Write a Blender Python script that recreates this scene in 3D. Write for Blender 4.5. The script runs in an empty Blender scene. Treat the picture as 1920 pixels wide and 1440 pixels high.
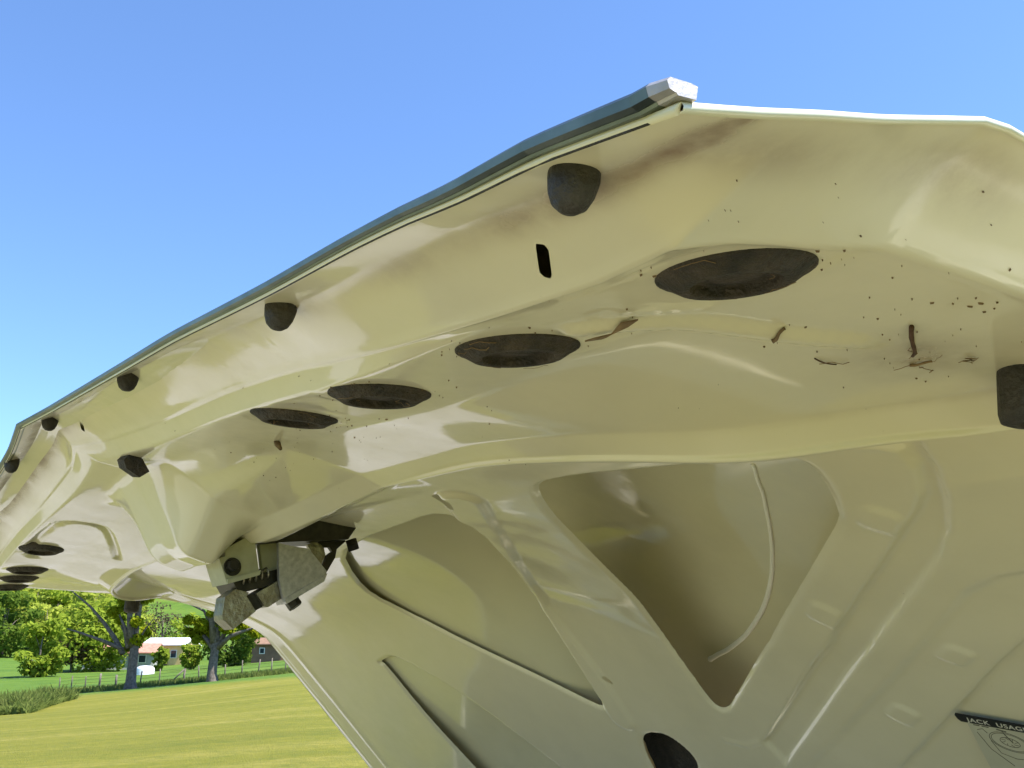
import bpy, bmesh, math, random
import numpy as np
from mathutils import Vector, Matrix

# ================================================================ camera, sky, sun, exposure
scene = bpy.context.scene
PHI, PITCH, CAMH = math.radians(34), math.radians(16), 1.35
FWD = Vector((math.cos(PHI), -math.sin(PHI), 0)); RIGHT = Vector((-math.sin(PHI), -math.cos(PHI), 0))
cam_d = bpy.data.cameras.new('camera'); cam = bpy.data.objects.new('camera', cam_d)
scene.collection.objects.link(cam); scene.camera = cam
cam_d.sensor_width = 36; cam_d.lens = 36*1884/1920; cam_d.clip_start = 0.01; cam_d.clip_end = 6000
_f = FWD*math.cos(PITCH) + Vector((0, 0, math.sin(PITCH)))
cam.location = (0, 0, CAMH); cam.rotation_euler = _f.to_track_quat('-Z', 'Y').to_euler()

SUN_EL = math.radians(60); _az = math.radians(-15)
SUN = (RIGHT*math.cos(_az) + FWD*math.sin(_az))*math.cos(SUN_EL) + Vector((0, 0, math.sin(SUN_EL)))
world = bpy.data.worlds.new('World'); scene.world = world; world.use_nodes = True
wn = world.node_tree.nodes; wl = world.node_tree.links
sky = wn.new('ShaderNodeTexSky'); sky.sky_type = 'NISHITA'; sky.sun_disc = False
sky.sun_elevation = SUN_EL; sky.sun_rotation = math.atan2(SUN.x, SUN.y)
sky.altitude = 1500; sky.air_density = 1.0; sky.dust_density = 0.0; sky.ozone_density = 8.0
wn['Background'].inputs['Strength'].default_value = 0.104
wl.new(sky.outputs['Color'], wn['Background'].inputs['Color'])
sd = bpy.data.lights.new('sun', 'SUN'); sd.energy = 3.8; sd.angle = math.radians(0.5); sd.color = (1, .955, .88)
so = bpy.data.objects.new('sun', sd); scene.collection.objects.link(so)
so.rotation_euler = SUN.to_track_quat('Z', 'Y').to_euler(); so.location = (0, 0, 60)
vs = scene.view_settings; vs.view_transform = 'Standard'; vs.look = 'None'; vs.gamma = 1; vs.exposure = 1.68
scene.render.engine = 'CYCLES'; scene.cycles.max_bounces = 10; scene.cycles.diffuse_bounces = 5

# ================================================================ helpers
COL = scene.collection
rng = np.random.default_rng(7); random.seed(7)
def tag(o, label=None, cat=None, group=None, kind=None):
    if label: o['label'] = label
    if cat: o['category'] = cat
    if group: o['group'] = group
    if kind: o['kind'] = kind
    return o
def put(o, parent=None):
    COL.objects.link(o)
    if parent is not None:
        o.parent = parent
        if parent.type == 'EMPTY': o.matrix_parent_inverse = Matrix.Translation(-parent.location)
    return o
def empty(name, loc):
    o = bpy.data.objects.new(name, None); o.location = loc; o.empty_display_size = .2; COL.objects.link(o); return o
def mesh(name, V, F, mat, parent=None, smooth=False):
    me = bpy.data.meshes.new(name)
    me.from_pydata([tuple(map(float, v)) for v in V], [], [tuple(map(int, f)) for f in F])
    if mat: me.materials.append(mat)
    if smooth: me.polygons.foreach_set('use_smooth', [True]*len(me.polygons))
    me.update()
    return put(bpy.data.objects.new(name, me), parent)
def fast_mesh(name, V, loops, starts, mat, parent=None, smooth=True):
    V = np.asarray(V, np.float32); me = bpy.data.meshes.new(name)
    me.vertices.add(len(V)); me.vertices.foreach_set('co', V.ravel())
    me.loops.add(len(loops)); me.loops.foreach_set('vertex_index', np.asarray(loops, np.int32))
    me.polygons.add(len(starts)); me.polygons.foreach_set('loop_start', np.asarray(starts, np.int32))
    me.polygons.foreach_set('use_smooth', np.full(len(starts), smooth))
    if mat: me.materials.append(mat)
    me.update(calc_edges=True); me.validate()
    return put(bpy.data.objects.new(name, me), parent)
def grid_faces(n, m):
    i, j = np.meshgrid(np.arange(n-1), np.arange(m-1), indexing='ij'); k = (i*m+j).ravel()
    return np.stack([k, k+m, k+m+1, k+1], 1)
def bm_obj(name, bm, mat, parent=None, smooth=False, bevel=0, seg=2):
    if bevel:
        bmesh.ops.bevel(bm, geom=[e for e in bm.edges if len(e.link_faces) == 2 and e.calc_face_angle(0) > .5], offset=bevel, segments=seg, affect='EDGES', profile=.6, clamp_overlap=True)
    bmesh.ops.recalc_face_normals(bm, faces=bm.faces[:])
    me = bpy.data.meshes.new(name); bm.to_mesh(me); bm.free()
    if mat: me.materials.append(mat)
    if smooth: me.polygons.foreach_set('use_smooth', [True]*len(me.polygons))
    return put(bpy.data.objects.new(name, me), parent)
def add_box(bm, c, s, M=None):
    r = bmesh.ops.create_cube(bm, size=1)
    for v in r['verts']:
        v.co = Vector((v.co.x*s[0], v.co.y*s[1], v.co.z*s[2]))
        if M is not None: v.co = M @ v.co
        v.co += Vector(c)
def add_prism(bm, pts, d):
    """polygon of 3D points extruded by vector d"""
    a = [bm.verts.new(p) for p in pts]; b = [bm.verts.new(Vector(p)+Vector(d)) for p in pts]
    n = len(pts); bm.faces.new(a); bm.faces.new(b[::-1])
    for i in range(n): bm.faces.new((a[i], b[i], b[(i+1) % n], a[(i+1) % n]))
def frame(n, hint=Vector((1, 0, 0))):
    n = Vector(n).normalized(); x = (Vector(hint)-n*Vector(hint).dot(n)).normalized(); y = n.cross(x)
    return Matrix((x, y, n)).transposed()
def add_lathe(bm, prof, loc, n, seg=32, hint=Vector((1, 0, 0)), sx=1, sy=1):
    M = frame(n, hint); loc = Vector(loc); rings = []
    for r, h in prof:
        if r < 1e-7: rings.append([bm.verts.new(loc+M @ Vector((0, 0, h)))])
        else: rings.append([bm.verts.new(loc+M @ Vector((r*sx*math.cos(2*math.pi*k/seg), r*sy*math.sin(2*math.pi*k/seg), h))) for k in range(seg)])
    for A_, B_ in zip(rings, rings[1:]):
        for k in range(seg):
            k2 = (k+1) % seg
            if len(B_) == 1: bm.faces.new((A_[k], A_[k2], B_[0]))
            elif len(A_) == 1: bm.faces.new((A_[0], B_[k2], B_[k]))
            else: bm.faces.new((A_[k], A_[k2], B_[k2], B_[k]))
def add_tube(bm, pts, rad, seg=6, cap=True):
    pts = [Vector(p) for p in pts]; rad = rad if hasattr(rad, '__len__') else [rad]*len(pts)
    rings = []; ref = Vector((.31, .2, .93))
    for i, p in enumerate(pts):
        t = (pts[min(i+1, len(pts)-1)]-pts[max(i-1, 0)]).normalized()
        if abs(t.dot(ref)) > .95: ref = Vector((.9, -.4, .1))
        M = frame(t, ref)
        rings.append([bm.verts.new(p+M @ Vector((rad[i]*math.cos(2*math.pi*k/seg), rad[i]*math.sin(2*math.pi*k/seg), 0))) for k in range(seg)])
    for A_, B_ in zip(rings, rings[1:]):
        for k in range(seg): bm.faces.new((A_[k], A_[(k+1) % seg], B_[(k+1) % seg], B_[k]))
    if cap and seg > 2: bm.faces.new(rings[0][::-1]); bm.faces.new(rings[-1])

# ================================================================ materials
def mat(name, col, rough=.5, metal=0, coat=0, coat_r=.05, spec=.5):
    m = bpy.data.materials.new(name); m.use_nodes = True; b = m.node_tree.nodes['Principled BSDF']
    b.inputs['Base Color'].default_value = (*col, 1); b.inputs['Roughness'].default_value = rough
    b.inputs['Metallic'].default_value = metal; b.inputs['Coat Weight'].default_value = coat; b.inputs['Coat Roughness'].default_value = coat_r
    b.inputs['Specular IOR Level'].default_value = spec
    return m
def N(m, t, **kw):
    n = m.node_tree.nodes.new(t)
    for k, v in kw.items():
        if k in n.inputs: n.inputs[k].default_value = v
        else: setattr(n, k, v)
    return n
def L(m, a, b): m.node_tree.links.new(a, b)
def ramp(m, fac, stops):
    r = N(m, 'ShaderNodeValToRGB'); e = r.color_ramp.elements
    while len(e) > len(stops): e.remove(e[-1])
    while len(e) < len(stops): e.new(.5)
    for x, (p, c) in zip(e, stops): x.position = p; x.color = (*c, 1) if len(c) == 3 else c
    L(m, fac, r.inputs['Fac']); return r.outputs['Color']
def noise(m, scale, detail=4, rough=.55, vec=None, dist=0):
    n = N(m, 'ShaderNodeTexNoise', Scale=scale, Detail=detail, Roughness=rough, Distortion=dist)
    if vec is None:
        g = N(m, 'ShaderNodeNewGeometry'); vec = g.outputs['Position']
    L(m, vec, n.inputs['Vector']); return n.outputs['Fac']
def mixc(m, fac, a, b, mode='MIX'):
    x = N(m, 'ShaderNodeMix', data_type='RGBA', blend_type=mode)
    for s, v in ((0, fac), (6, a), (7, b)):
        if hasattr(v, 'links'): L(m, v, x.inputs[s])
        else: x.inputs[s].default_value = v if s == 0 else (*v, 1)
    return x.outputs[2]
def math_(m, op, a, b=None):
    x = N(m, 'ShaderNodeMath', operation=op)
    for s, v in ((0, a), (1, b)):
        if v is None: continue
        if hasattr(v, 'links'): L(m, v, x.inputs[s])
        else: x.inputs[s].default_value = v
    return x.outputs[0]
def attr(m, name):
    return N(m, 'ShaderNodeAttribute', attribute_name=name).outputs['Fac']
def noisy(name, c1, c2, scale, rough=.8, bump=0, bscale=None, **kw):
    m = mat(name, c1, rough, **kw); b = m.node_tree.nodes['Principled BSDF']
    L(m, ramp(m, noise(m, scale), [(.3, c1), (.7, c2)]), b.inputs['Base Color'])
    if bump:
        bp = N(m, 'ShaderNodeBump', Strength=bump, Distance=.02); L(m, noise(m, bscale or scale*3), bp.inputs['Height']); L(m, bp.outputs['Normal'], b.inputs['Normal'])
    return m

CREAM = (.69, .63, .46)
def paint(name, dirt=False, tint=None):
    m = mat(name, CREAM, .45, coat=.75, coat_r=.06); b = m.node_tree.nodes['Principled BSDF']
    n1 = noise(m, 5, 3); n2 = noise(m, 42, 6, .65); n3 = noise(m, 260, 4, .7)
    c = ramp(m, n1, [(.3, (.665, .605, .435)), (.7, (.71, .65, .485))])
    if tint: c = mixc(m, 1.0, c, tint, 'MULTIPLY')
    L(m, ramp(m, noise(m, 11, 5, .65), [(.3, (.45,)*3), (.65, (.95,)*3)]), b.inputs['Coat Weight'])
    rgh = ramp(m, n2, [(.35, (.03, .03, .03)), (.75, (.10, .10, .10))])
    if dirt:
        d = attr(m, 'dirt')
        soft = math_(m, 'MULTIPLY', d, ramp(m, n2, [(.3, (.35,)*3), (.62, (1,)*3)]))
        c = mixc(m, soft, c, (.20, .115, .062))
        # fine dust and rust specks
        sp = ramp(m, n3, [(.69, (0,)*3), (.76, (1,)*3)]); ar = ramp(m, noise(m, 9, 3), [(.45, (0,)*3), (.65, (1,)*3)])
        c = mixc(m, math_(m, 'MULTIPLY', math_(m, 'MULTIPLY', sp, ar), .5), c, (.16, .10, .055))
        rgh = mixc(m, soft, rgh, (.5, .5, .5))
    L(m, c, b.inputs['Base Color']); L(m, rgh, b.inputs['Coat Roughness'])
    # slight orange-peel and hand-polish ripple
    bp = N(m, 'ShaderNodeBump', Strength=.03, Distance=.003); L(m, noise(m, 30, 3), bp.inputs['Height']); L(m, bp.outputs['Normal'], b.inputs['Coat Normal'])
    return m
PAINT = paint('cream_paint'); PAINT_D = paint('cream_paint_dirty', True); PAINT_S = paint('cream_skin', False, (.96, .98, .94))
CHROME = noisy('chrome', (.20, .23, .20), (.13, .155, .135), 60, .4, metal=1)
RUBBER = noisy('black_rubber', (.016, .014, .013), (.04, .033, .027), 90, .62, .3, 300)
RUBBER_D = noisy('dusty_rubber', (.014, .012, .011), (.065, .047, .034), 70, .75, .5, 260)
STEEL_DARK = noisy('dark_steel', (.02, .02, .018), (.05, .045, .035), 120, .45, metal=.6)
GALV = noisy('galvanised_steel', (.34, .34, .36), (.52, .51, .53), 240, .42, metal=.7)
ZINC = noisy('zinc_steel', (.36, .35, .29), (.20, .17, .12), 90, .38, .2, 200, metal=.8)
OLIVE = noisy('dulled_bracket_paint', (.42, .41, .26), (.30, .29, .18), 50, .45)
# ================================================================ trunk lid surface (units u; 1 u = 0.8 m)
AE, AC = 0.16, 1.15                       # near end of the lid, centre line of the car
def ss(x): x=np.clip(x,0,1); return x*x*(3-2*x)
# control curves: half-lid coordinate a -> (b, z);   b = towards the rear of the car, z = up
CUR=[
 [(.16,-.158,.134),(.22,-.16,.148),(.266,-.16,.154),(.336,-.16,.166),(.44,-.16,.177),(.539,-.16,.190),(.614,-.16,.200),(.722,-.16,.211),(1.038,-.158,.243),(1.15,-.149,.249)],
 [(.16,-.183,.141),(.175,-.183,.143),(.217,-.18,.147),(.274,-.18,.157),(.333,-.18,.164),(.463,-.18,.182),(.573,-.18,.200),(.676,-.18,.216),(.827,-.18,.232),(1.071,-.18,.255),(1.15,-.175,.262)],
 [(.16,-.212,.150),(.175,-.212,.148),(.222,-.214,.134),(.27,-.22,.138),(.335,-.22,.145),(.449,-.22,.160),(.572,-.22,.181),(.701,-.22,.196),(.871,-.22,.209),(1.077,-.217,.230),(1.15,-.20,.236)],
 [(.16,-.240,.158),(.175,-.240,.155),(.217,-.238,.141),(.255,-.238,.144),(.34,-.236,.148),(.39,-.231,.151),(.47,-.229,.155),(.52,-.229,.159),(.65,-.229,.175),(.74,-.229,.184),(.80,-.231,.189),(1.0,-.235,.206),(1.15,-.228,.222)],
 [(.16,-.305,.179),(.175,-.305,.174),(.207,-.31,.152),(.255,-.31,.1545),(.39,-.31,.158),(.52,-.31,.1615),(.65,-.31,.174),(.80,-.31,.186),(1.0,-.30,.200),(1.15,-.29,.212)],
 [(.16,-.37,.176),(.175,-.37,.170),(.203,-.40,.150),(.24,-.46,.150),(.297,-.522,.152),(.345,-.492,.149),(.385,-.453,.142),(.41,-.424,.135),(.443,-.396,.139),(.495,-.377,.145),(.60,-.375,.159),(.80,-.382,.170),(1.0,-.375,.180),(1.15,-.36,.19)],
 [(.16,-.46,.169),(.175,-.46,.163),(.205,-.50,.145),(.24,-.54,.142),(.297,-.55,.140),(.345,-.52,.137),(.385,-.48,.128),(.41,-.449,.120),(.443,-.42,.126),(.495,-.40,.133),(.60,-.398,.149),(.66,-.40,.156),(.80,-.405,.160),(1.0,-.40,.165),(1.15,-.385,.17)],
 [(.16,-.51,.163),(.175,-.51,.157),(.205,-.54,.141),(.24,-.565,.142),(.297,-.572,.146),(.345,-.545,.150),(.385,-.505,.154),(.41,-.475,.156),(.443,-.446,.158),(.495,-.425,.160),(.60,-.424,.164),(.80,-.43,.172),(1.0,-.44,.174),(1.15,-.44,.175)],
]
for b,zo,zi in [(-.60,.150,.134),(-.685,.137,.115),(-.775,.105,.077),(-.905,-.034,-.058),(-1.065,-.203,-.228),(-1.20,-.35,-.375)]:
    CUR.append([(.16,b,zo),(.185,b,zo-.003),(.24,b,zi),(.60,b,zi+.006),(.9,b,zi+.02),(1.15,b,zi+.024)])
NSEG=[8,16,20,18,24,30,30,66,26,32,58,66,44]
def gsm(A,sig,axis):
    n=int(3*sig+1); k=np.exp(-.5*(np.arange(-n,n+1)/sig)**2); k/=k.sum()
    A=np.moveaxis(A,axis,0)
    lo=2*A[:1]-A[1:n+1][::-1]; hi=2*A[-1:]-A[-n-1:-1][::-1]
    P=np.concatenate([lo,A,hi])
    out=sum(k[i]*P[i:i+len(A)] for i in range(2*n+1))
    return np.moveaxis(out,0,axis)
def half_grid():
    av=np.concatenate([np.linspace(AE,.30,56)[:-1],np.linspace(.30,AC,246)])
    cb=[];cz=[]
    for c in CUR:
        c=np.array(c); cb.append(np.interp(av,c[:,0],c[:,1])); cz.append(np.interp(av,c[:,0],c[:,2]))
    cb=np.array(cb).T; cz=np.array(cz).T
    B=[];Z=[]
    for k,n in enumerate(NSEG):
        t=np.arange(n)/n
        B.append(cb[:,k:k+1]*(1-t)+cb[:,k+1:k+2]*t); Z.append(cz[:,k:k+1]*(1-t)+cz[:,k+1:k+2]*t)
    B.append(cb[:,-1:]);Z.append(cz[:,-1:])
    B=np.concatenate(B,1);Z=np.concatenate(Z,1)
    P=np.stack([B,Z],-1)
    P=gsm(P,1.15,1); wa=ss((av-.25)/.08)[:,None,None]; P=gsm(P,1.3,0)*(1-wa)+gsm(P,7.0,0)*wa
    # broader rounding where the deck turns down
    j0=sum(NSEG[:8]); Q=gsm(P,9,1); w=ss((np.arange(P.shape[1])-j0)/20)[None,:,None]; P=P*(1-w)+Q*w
    A=np.repeat(av[:,None],P.shape[1],1)
    B,Z=P[...,0],P[...,1]
    return A,B,Z

def bulge(A,B):
    """pressed housing for the latch on the centre line"""
    lin=lambda x: np.clip(x,0,1); h=np.abs(A-AC); far=(A>AC)
    g=np.where(far,lin((.165-h)/.05),lin((.34-h)/.26))
    f=.030*np.minimum(lin((-.27-B)/.05),lin((B+.47)/.06))*g
    f=f+.050*np.minimum(lin((-.262-B)/.045),lin((B+.378)/.03))*lin((.125-h)/.07)
    return gsm(gsm(f,1.0,1),1.0,0)
def near_drop(A,B):
    """the half of the deck on the camera's side is more evenly curved"""
    x=np.clip(-.45-B,0,None); new=.162-.2*x-.75*x*x
    old=np.interp(B,[-1.2,-1.065,-.905,-.775,-.685,-.60,-.45],[-.375,-.228,-.058,.077,.115,.134,.162])
    d=(new-old)*ss((-.45-B)/.12)*ss((1.12-A)/.42)
    return gsm(d,6,1)

# ================================================================ terrain
def lev(r, f, z): return RIGHT*r + FWD*f + Vector((0, 0, CAMH+z))      # level camera-side axes -> world
def elev(y): return math.tan(PITCH-math.atan((y-720)/1884))            # slope of a sight line
def lat(x, y): t = (y-720)/1884; return ((x-960)/1884)/(math.cos(PITCH)+t*math.sin(PITCH))
GF = [0, 12, 30, 75, 90, 150, 220, 350, 600, 1500, 4000]
GC = {-.70: [-1.35, -1.35, -1.65, -2.3, -2.1, .6, 3.6, 25, 78, 150, 150],
      -.50: [-1.35, -1.35, -1.55, -2.1, -1.9, .6, 3.8, 25, 78, 150, 150],
      -.36: [-1.35, -1.35, -1.33, -1.16, -1.0, .35, 3.6, 19, 76, 150, 150],
      -.21: [-1.35, -1.32, -1.00, -.07, .25, 2.0, 6.2, 27, 80, 150, 150],
      .0: [-1.35, -1.32, -.85, .5, 1.0, 3.5, 9, 30, 84, 150, 150],
      1.2: [-1.35, -1.35, -1.0, .2, .6, 3, 8, 28, 70, 120, 120]}
_gu = np.array(sorted(GC)); _gt = np.array([GC[u] for u in sorted(GC)])
def gz(r, f):
    """terrain height relative to the camera"""
    R_ = math.hypot(r, f); u = max(-.7, min(1.2, r/f)) if f > 1e-6 else (-.7 if r < 0 else 1.2)
    i = max(1, min(len(_gu)-1, int(np.searchsorted(_gu, u)))); w = (u-_gu[i-1])/(_gu[i]-_gu[i-1])
    ff = f if (f > 0 and abs(r/f) < 1.2) else R_*.64
    z = np.interp(max(ff, 0), GF, _gt[i-1])*(1-w)+np.interp(max(ff, 0), GF, _gt[i])*w
    ang = math.atan2(abs(r), f); k = min(1, max(0, (ang-.95)/.9)); k = k*k*(3-2*k)
    return float(z*(1-k)+(-1.35+min(R_, 900)*.004)*k)
rad = np.concatenate([[.5], np.geomspace(2, 60, 34), np.linspace(64, 160, 25), np.geomspace(170, 4000, 40)])
NA = 300; V = []; Zn = []
for R_ in rad:
    for k in range(NA):
        t = 2*math.pi*k/NA; r, f = R_*math.sin(t), R_*math.cos(t)
        z = gz(r, f) + (.04*math.sin(r*.31+1)*math.sin(f*.23) if R_ > 10 else 0)
        V.append(lev(r, f, z))
        edge = 70 + 8*math.sin(t*9) if f > 0 else 90
        Zn.append(min(1, max(0, (R_-edge)/6)))
V.append(lev(0, 0, -1.35)); Zn.append(0)
F = []
for i in range(len(rad)-1):
    for k in range(NA): F.append((i*NA+k, i*NA+(k+1) % NA, (i+1)*NA+(k+1) % NA, (i+1)*NA+k))
F += [(len(V)-1, (k+1) % NA, k) for k in range(NA)]
GRASS = mat('grass', (.1, .14, .02), .9, spec=.2); _b = GRASS.node_tree.nodes['Principled BSDF']
_g = N(GRASS, 'ShaderNodeNewGeometry').outputs['Position']
_mp = N(GRASS, 'ShaderNodeMapping'); _mp.inputs['Rotation'].default_value = (0, 0, math.radians(-62)); _mp.inputs['Scale'].default_value = (1, .12, 1); L(GRASS, _g, _mp.inputs['Vector'])
_n1 = noise(GRASS, .55, 5, .6, _mp.outputs['Vector'], .6); _n2 = noise(GRASS, 3.2, 6, .7); _n3 = noise(GRASS, .06, 3); _n4 = noise(GRASS, 26, 4, .7)
_lawn = ramp(GRASS, _n1, [(.28, (.148, .150, .016)), (.5, (.205, .194, .022)), (.66, (.275, .242, .048)), (.8, (.33, .28, .10))])
_lawn = mixc(GRASS, ramp(GRASS, _n2, [(.35, (.6,)*3), (.6, (0,)*3)]), _lawn, (.095, .125, .012))
_lawn = mixc(GRASS, ramp(GRASS, _n4, [(.35, (.4,)*3), (.6, (0,)*3)]), _lawn, (.085, .095, .012))
_fld = ramp(GRASS, noise(GRASS, .12, 6, .7), [(.35, (.055, .115, .012)), (.55, (.085, .150, .016)), (.72, (.125, .17, .025))])
L(GRASS, mixc(GRASS, attr(GRASS, 'zone'), _lawn, _fld), _b.inputs['Base Color'])
_bp = N(GRASS, 'ShaderNodeBump', Strength=.8, Distance=.08); L(GRASS, _n4, _bp.inputs['Height']); L(GRASS, _bp.outputs['Normal'], _b.inputs['Normal'])
ground = mesh('ground', V, F, GRASS, smooth=True); tag(ground, kind='structure')
_a = ground.data.attributes.new('zone', 'FLOAT', 'POINT'); _a.data.foreach_set('value', Zn)
def gp(r, f, dz=0): return lev(r, f, gz(r, f)+dz)                      # a point on the terrain
def gpx(x, f, y=1280, dz=0): return gp(lat(x, y)*f, f, dz)

# gravel drive alongside the car
GRAVEL = mat('gravel', (.4, .38, .34), .95); _b = GRAVEL.node_tree.nodes['Principled BSDF']
L(GRAVEL, ramp(GRAVEL, noise(GRAVEL, 38, 5, .7), [(.3, (.27, .25, .22)), (.55, (.42, .395, .36)), (.75, (.54, .51, .47))]), _b.inputs['Base Color'])
_bp = N(GRAVEL, 'ShaderNodeBump', Strength=.7, Distance=.02); L(GRAVEL, noise(GRAVEL, 55, 3), _bp.inputs['Height']); L(GRAVEL, _bp.outputs['Normal'], _b.inputs['Normal'])
def wob(y, s): return .22*math.sin(y*1.7+s)+.13*math.sin(y*4.3+2*s)+.09*math.sin(y*11+s)
def drive(name, xs, y0, y1, n, m):
    V = []; F = []; ys = np.linspace(y0, y1, n); k_ = len(xs)
    for y in ys:
        for i, x in enumerate(xs):
            x = x+(wob(y, 1+i) if i in (0, k_-1) else 0)
            d = Vector((x, y, 0)); V.append((x, y, CAMH+gz(d.dot(RIGHT), d.dot(FWD))+.03))
    for i in range(n-1):
        for k in range(k_-1): F.append((i*k_+k, i*k_+k+1, i*k_+k+1+k_, i*k_+k+k_))
    tag(mesh(name, V, F, m, smooth=True), kind='structure')
BOUNCE = mat('bounce_ground', (.4, .36, .3), .95); L(BOUNCE, ramp(BOUNCE, noise(BOUNCE, 30, 5, .7), [(.3, (.19, .19, .10)), (.55, (.33, .315, .19)), (.75, (.44, .41, .28))]), BOUNCE.node_tree.nodes['Principled BSDF'].inputs['Base Color'])
drive('bounce_pad', (-.9, 0, 1, 1.8, 2.7), -7, 5, 80, BOUNCE)  # unseen pale ground, added to bounce warm light up at the lid
drive('gravel_drive', (4.9, 5.8, 6.6, 7.8), -30, 34, 257, GRAVEL)

# ================================================================ the car with its raised trunk lid
K = 0.8
def W3(a, b, z): return Vector((a*K, b*K, CAMH+z*K))
A0, B0, Z0 = half_grid()
FA = np.concatenate([A0, 2*AC-A0[-2::-1]]); FB = np.concatenate([B0, B0[-2::-1]]); FZ = np.concatenate([Z0, Z0[-2::-1]])
FZ = FZ+near_drop(FA, FB)-bulge(FA, FB)
plug_pos = [(.251,-.273,1), (.389,-.266,1.0), (.530,-.2615,1.0), (.666,-.2615,1.0), (1.634,-.2615,1), (1.80,-.270,1), (1.912,-.276,1), (2.05,-.282,1)]
RP = .0312; SEAT = {.251: (.06, -.13), .389: (.06, -.10), .53: (.07, -.04), .666: (.12, .02), 1.634: (-.10, .03), 1.80: (-.06, -.02), 1.912: (-.06, -.04), 2.05: (-.05, -.06)}
for a_, b_, s_ in plug_pos:                                            # flat seats for the plugs
    d_ = np.hypot(FA-a_, FB-b_); m_ = d_ < RP*.9; C_ = np.stack([FA[m_]-a_, FB[m_]-b_, np.ones(m_.sum())], 1)
    k_ = np.linalg.lstsq(C_, FZ[m_], rcond=None)[0]; k_[:2] = SEAT.get(round(a_, 4), (-.06, -.06)); pl = k_[0]*(FA-a_)+k_[1]*(FB-b_)+k_[2]
    w_ = (1-ss((d_-RP*1.03)/(RP*.5)))*ss((-.2265-FB)/.005); FZ = FZ*(1-w_)+pl*w_
ni, nj = FA.shape; JJ = np.concatenate([[0], np.cumsum(NSEG)])
_tb = np.array([.1, -.60, -.685, -.775, -.905, -1.065, -1.2]); _tz = np.array([.14, .14, .12, .082, -.05, -.22, -.367])
_arc = np.concatenate([[0], np.cumsum(np.hypot(np.diff(_tb), np.diff(_tz)))])
def qq(b): return np.interp(-np.asarray(b), -_tb, _arc)               # distance along the panel
def normals(A, B, Z):
    P = np.stack([A, B, Z], -1); n = np.cross(np.gradient(P, axis=0), np.gradient(P, axis=1))
    n /= np.linalg.norm(n, axis=-1, keepdims=True); s = np.sign(-n[..., 2:3]); s[s == 0] = 1
    return n*s                                                         # towards the underside
def seg_d(X, Y, p, q):
    px, py = p; dx, dy = q[0]-px, q[1]-py; t = np.clip(((X-px)*dx+(Y-py)*dy)/(dx*dx+dy*dy+1e-12), 0, 1)
    return np.hypot(X-px-t*dx, Y-py-t*dy)
def line_d(X, Y, pts):
    pts = [(a, float(qq(b))) for a, b in pts]
    return np.min([seg_d(X, Y, p, q) for p, q in zip(pts, pts[1:])], axis=0)
def poly_sd(X, Y, pts, rnd=0):
    pts = [(a, float(qq(b))) for a, b in pts]; d = np.full(X.shape, 9.); ins = np.zeros(X.shape, bool)
    for p, q in zip(pts, pts[1:]+pts[:1]):
        d = np.minimum(d, seg_d(X, Y, p, q))
        c = ((p[1] > Y) != (q[1] > Y)); xx = (q[0]-p[0])*(Y-p[1])/((q[1]-p[1]) if q[1] != p[1] else 1e-9)+p[0]
        ins ^= c & (X < xx)
    return np.where(ins, -d, d)
def chaikin(P, n=2, closed=True):
    for _ in range(n):
        Q = []; m = len(P)
        for i in range(m if closed else m-1):
            p, q = P[i], P[(i+1) % m]; Q += [(p[0]*.75+q[0]*.25, p[1]*.75+q[1]*.25), (p[0]*.25+q[0]*.75, p[1]*.25+q[1]*.75)]
        P = Q if closed else [P[0]]+Q+[P[-1]]
    return P
P1 = chaikin([(.7182,-.5107),(.6935,-.501),(.6408,-.5006),(.596,-.5082),(.5554,-.5158),(.5193,-.5219),(.486,-.528),(.4553,-.5368),(.4504,-.5523),(.4613,-.58),(.48,-.6153),(.4916,-.6279),(.5306,-.6563),(.5724,-.6859),(.6189,-.7188),(.6681,-.7522),(.7218,-.7881),(.7867,-.8331),(.8544,-.878),(.8748,-.8897),(.8927,-.8929),(.8969,-.8807),(.8924,-.8505),(.8863,-.8193),(.8745,-.7837),(.8535,-.741),(.8348,-.6901),(.8114,-.6378),(.782,-.5836),(.7481,-.539)], 1)
P2 = chaikin([(1.2985,-.59),(1.4283,-.6731),(1.4702,-.7264),(1.4506,-.774),(1.393,-.8096),(1.3289,-.838),(1.2755,-.8603),(1.2246,-.8816),(1.151,-.915),(1.1377,-.9165),(1.1256,-.9107),(1.1225,-.8884),(1.1157,-.8566),(1.109,-.8253),(1.099,-.7793),(1.0343,-.6977),(.9178,-.5707),(.9104,-.5395),(.935,-.5276),(1.0223,-.5422),(1.1575,-.5614)], 1)
P3 = chaikin([(1.677,-.842),(1.66,-.842),(1.657,-.849),(1.653,-.932),(1.625,-1.014),(1.601,-1.102),(1.341,-1.099),(1.202,-1.084),(1.327,-1.036),(1.389,-.978),(1.493,-.89),(1.577,-.844),(1.615,-.833)])
H1 = [(.8562,-.4815),(.839,-.4788),(.8446,-.4971),(.8657,-.5147),(.8758,-.5112)]
H2 = chaikin([(1.103,-.9542),(1.0762,-.9454),(1.0394,-.9451),(1.0186,-.9621),(1.0209,-.9817),(1.0665,-1.0139),(1.127,-1.0208),(1.1249,-.9862)])
H3 = [(1.084,-.874),(1.078,-.874),(1.071,-.884),(1.076,-.886)]
V1 = [(.4023,-.542),(.3924,-.5451),(.3812,-.5562),(.387,-.5768),(.4049,-.6062),(.422,-.6235),(.455,-.6489),(.49,-.6748),(.5283,-.7027),(.5693,-.7319),(.6122,-.7608),(.6647,-.7976),(.7219,-.8365),(.7854,-.8792),(.8541,-.924),(.8905,-.9358),(.9241,-.935)]
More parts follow.
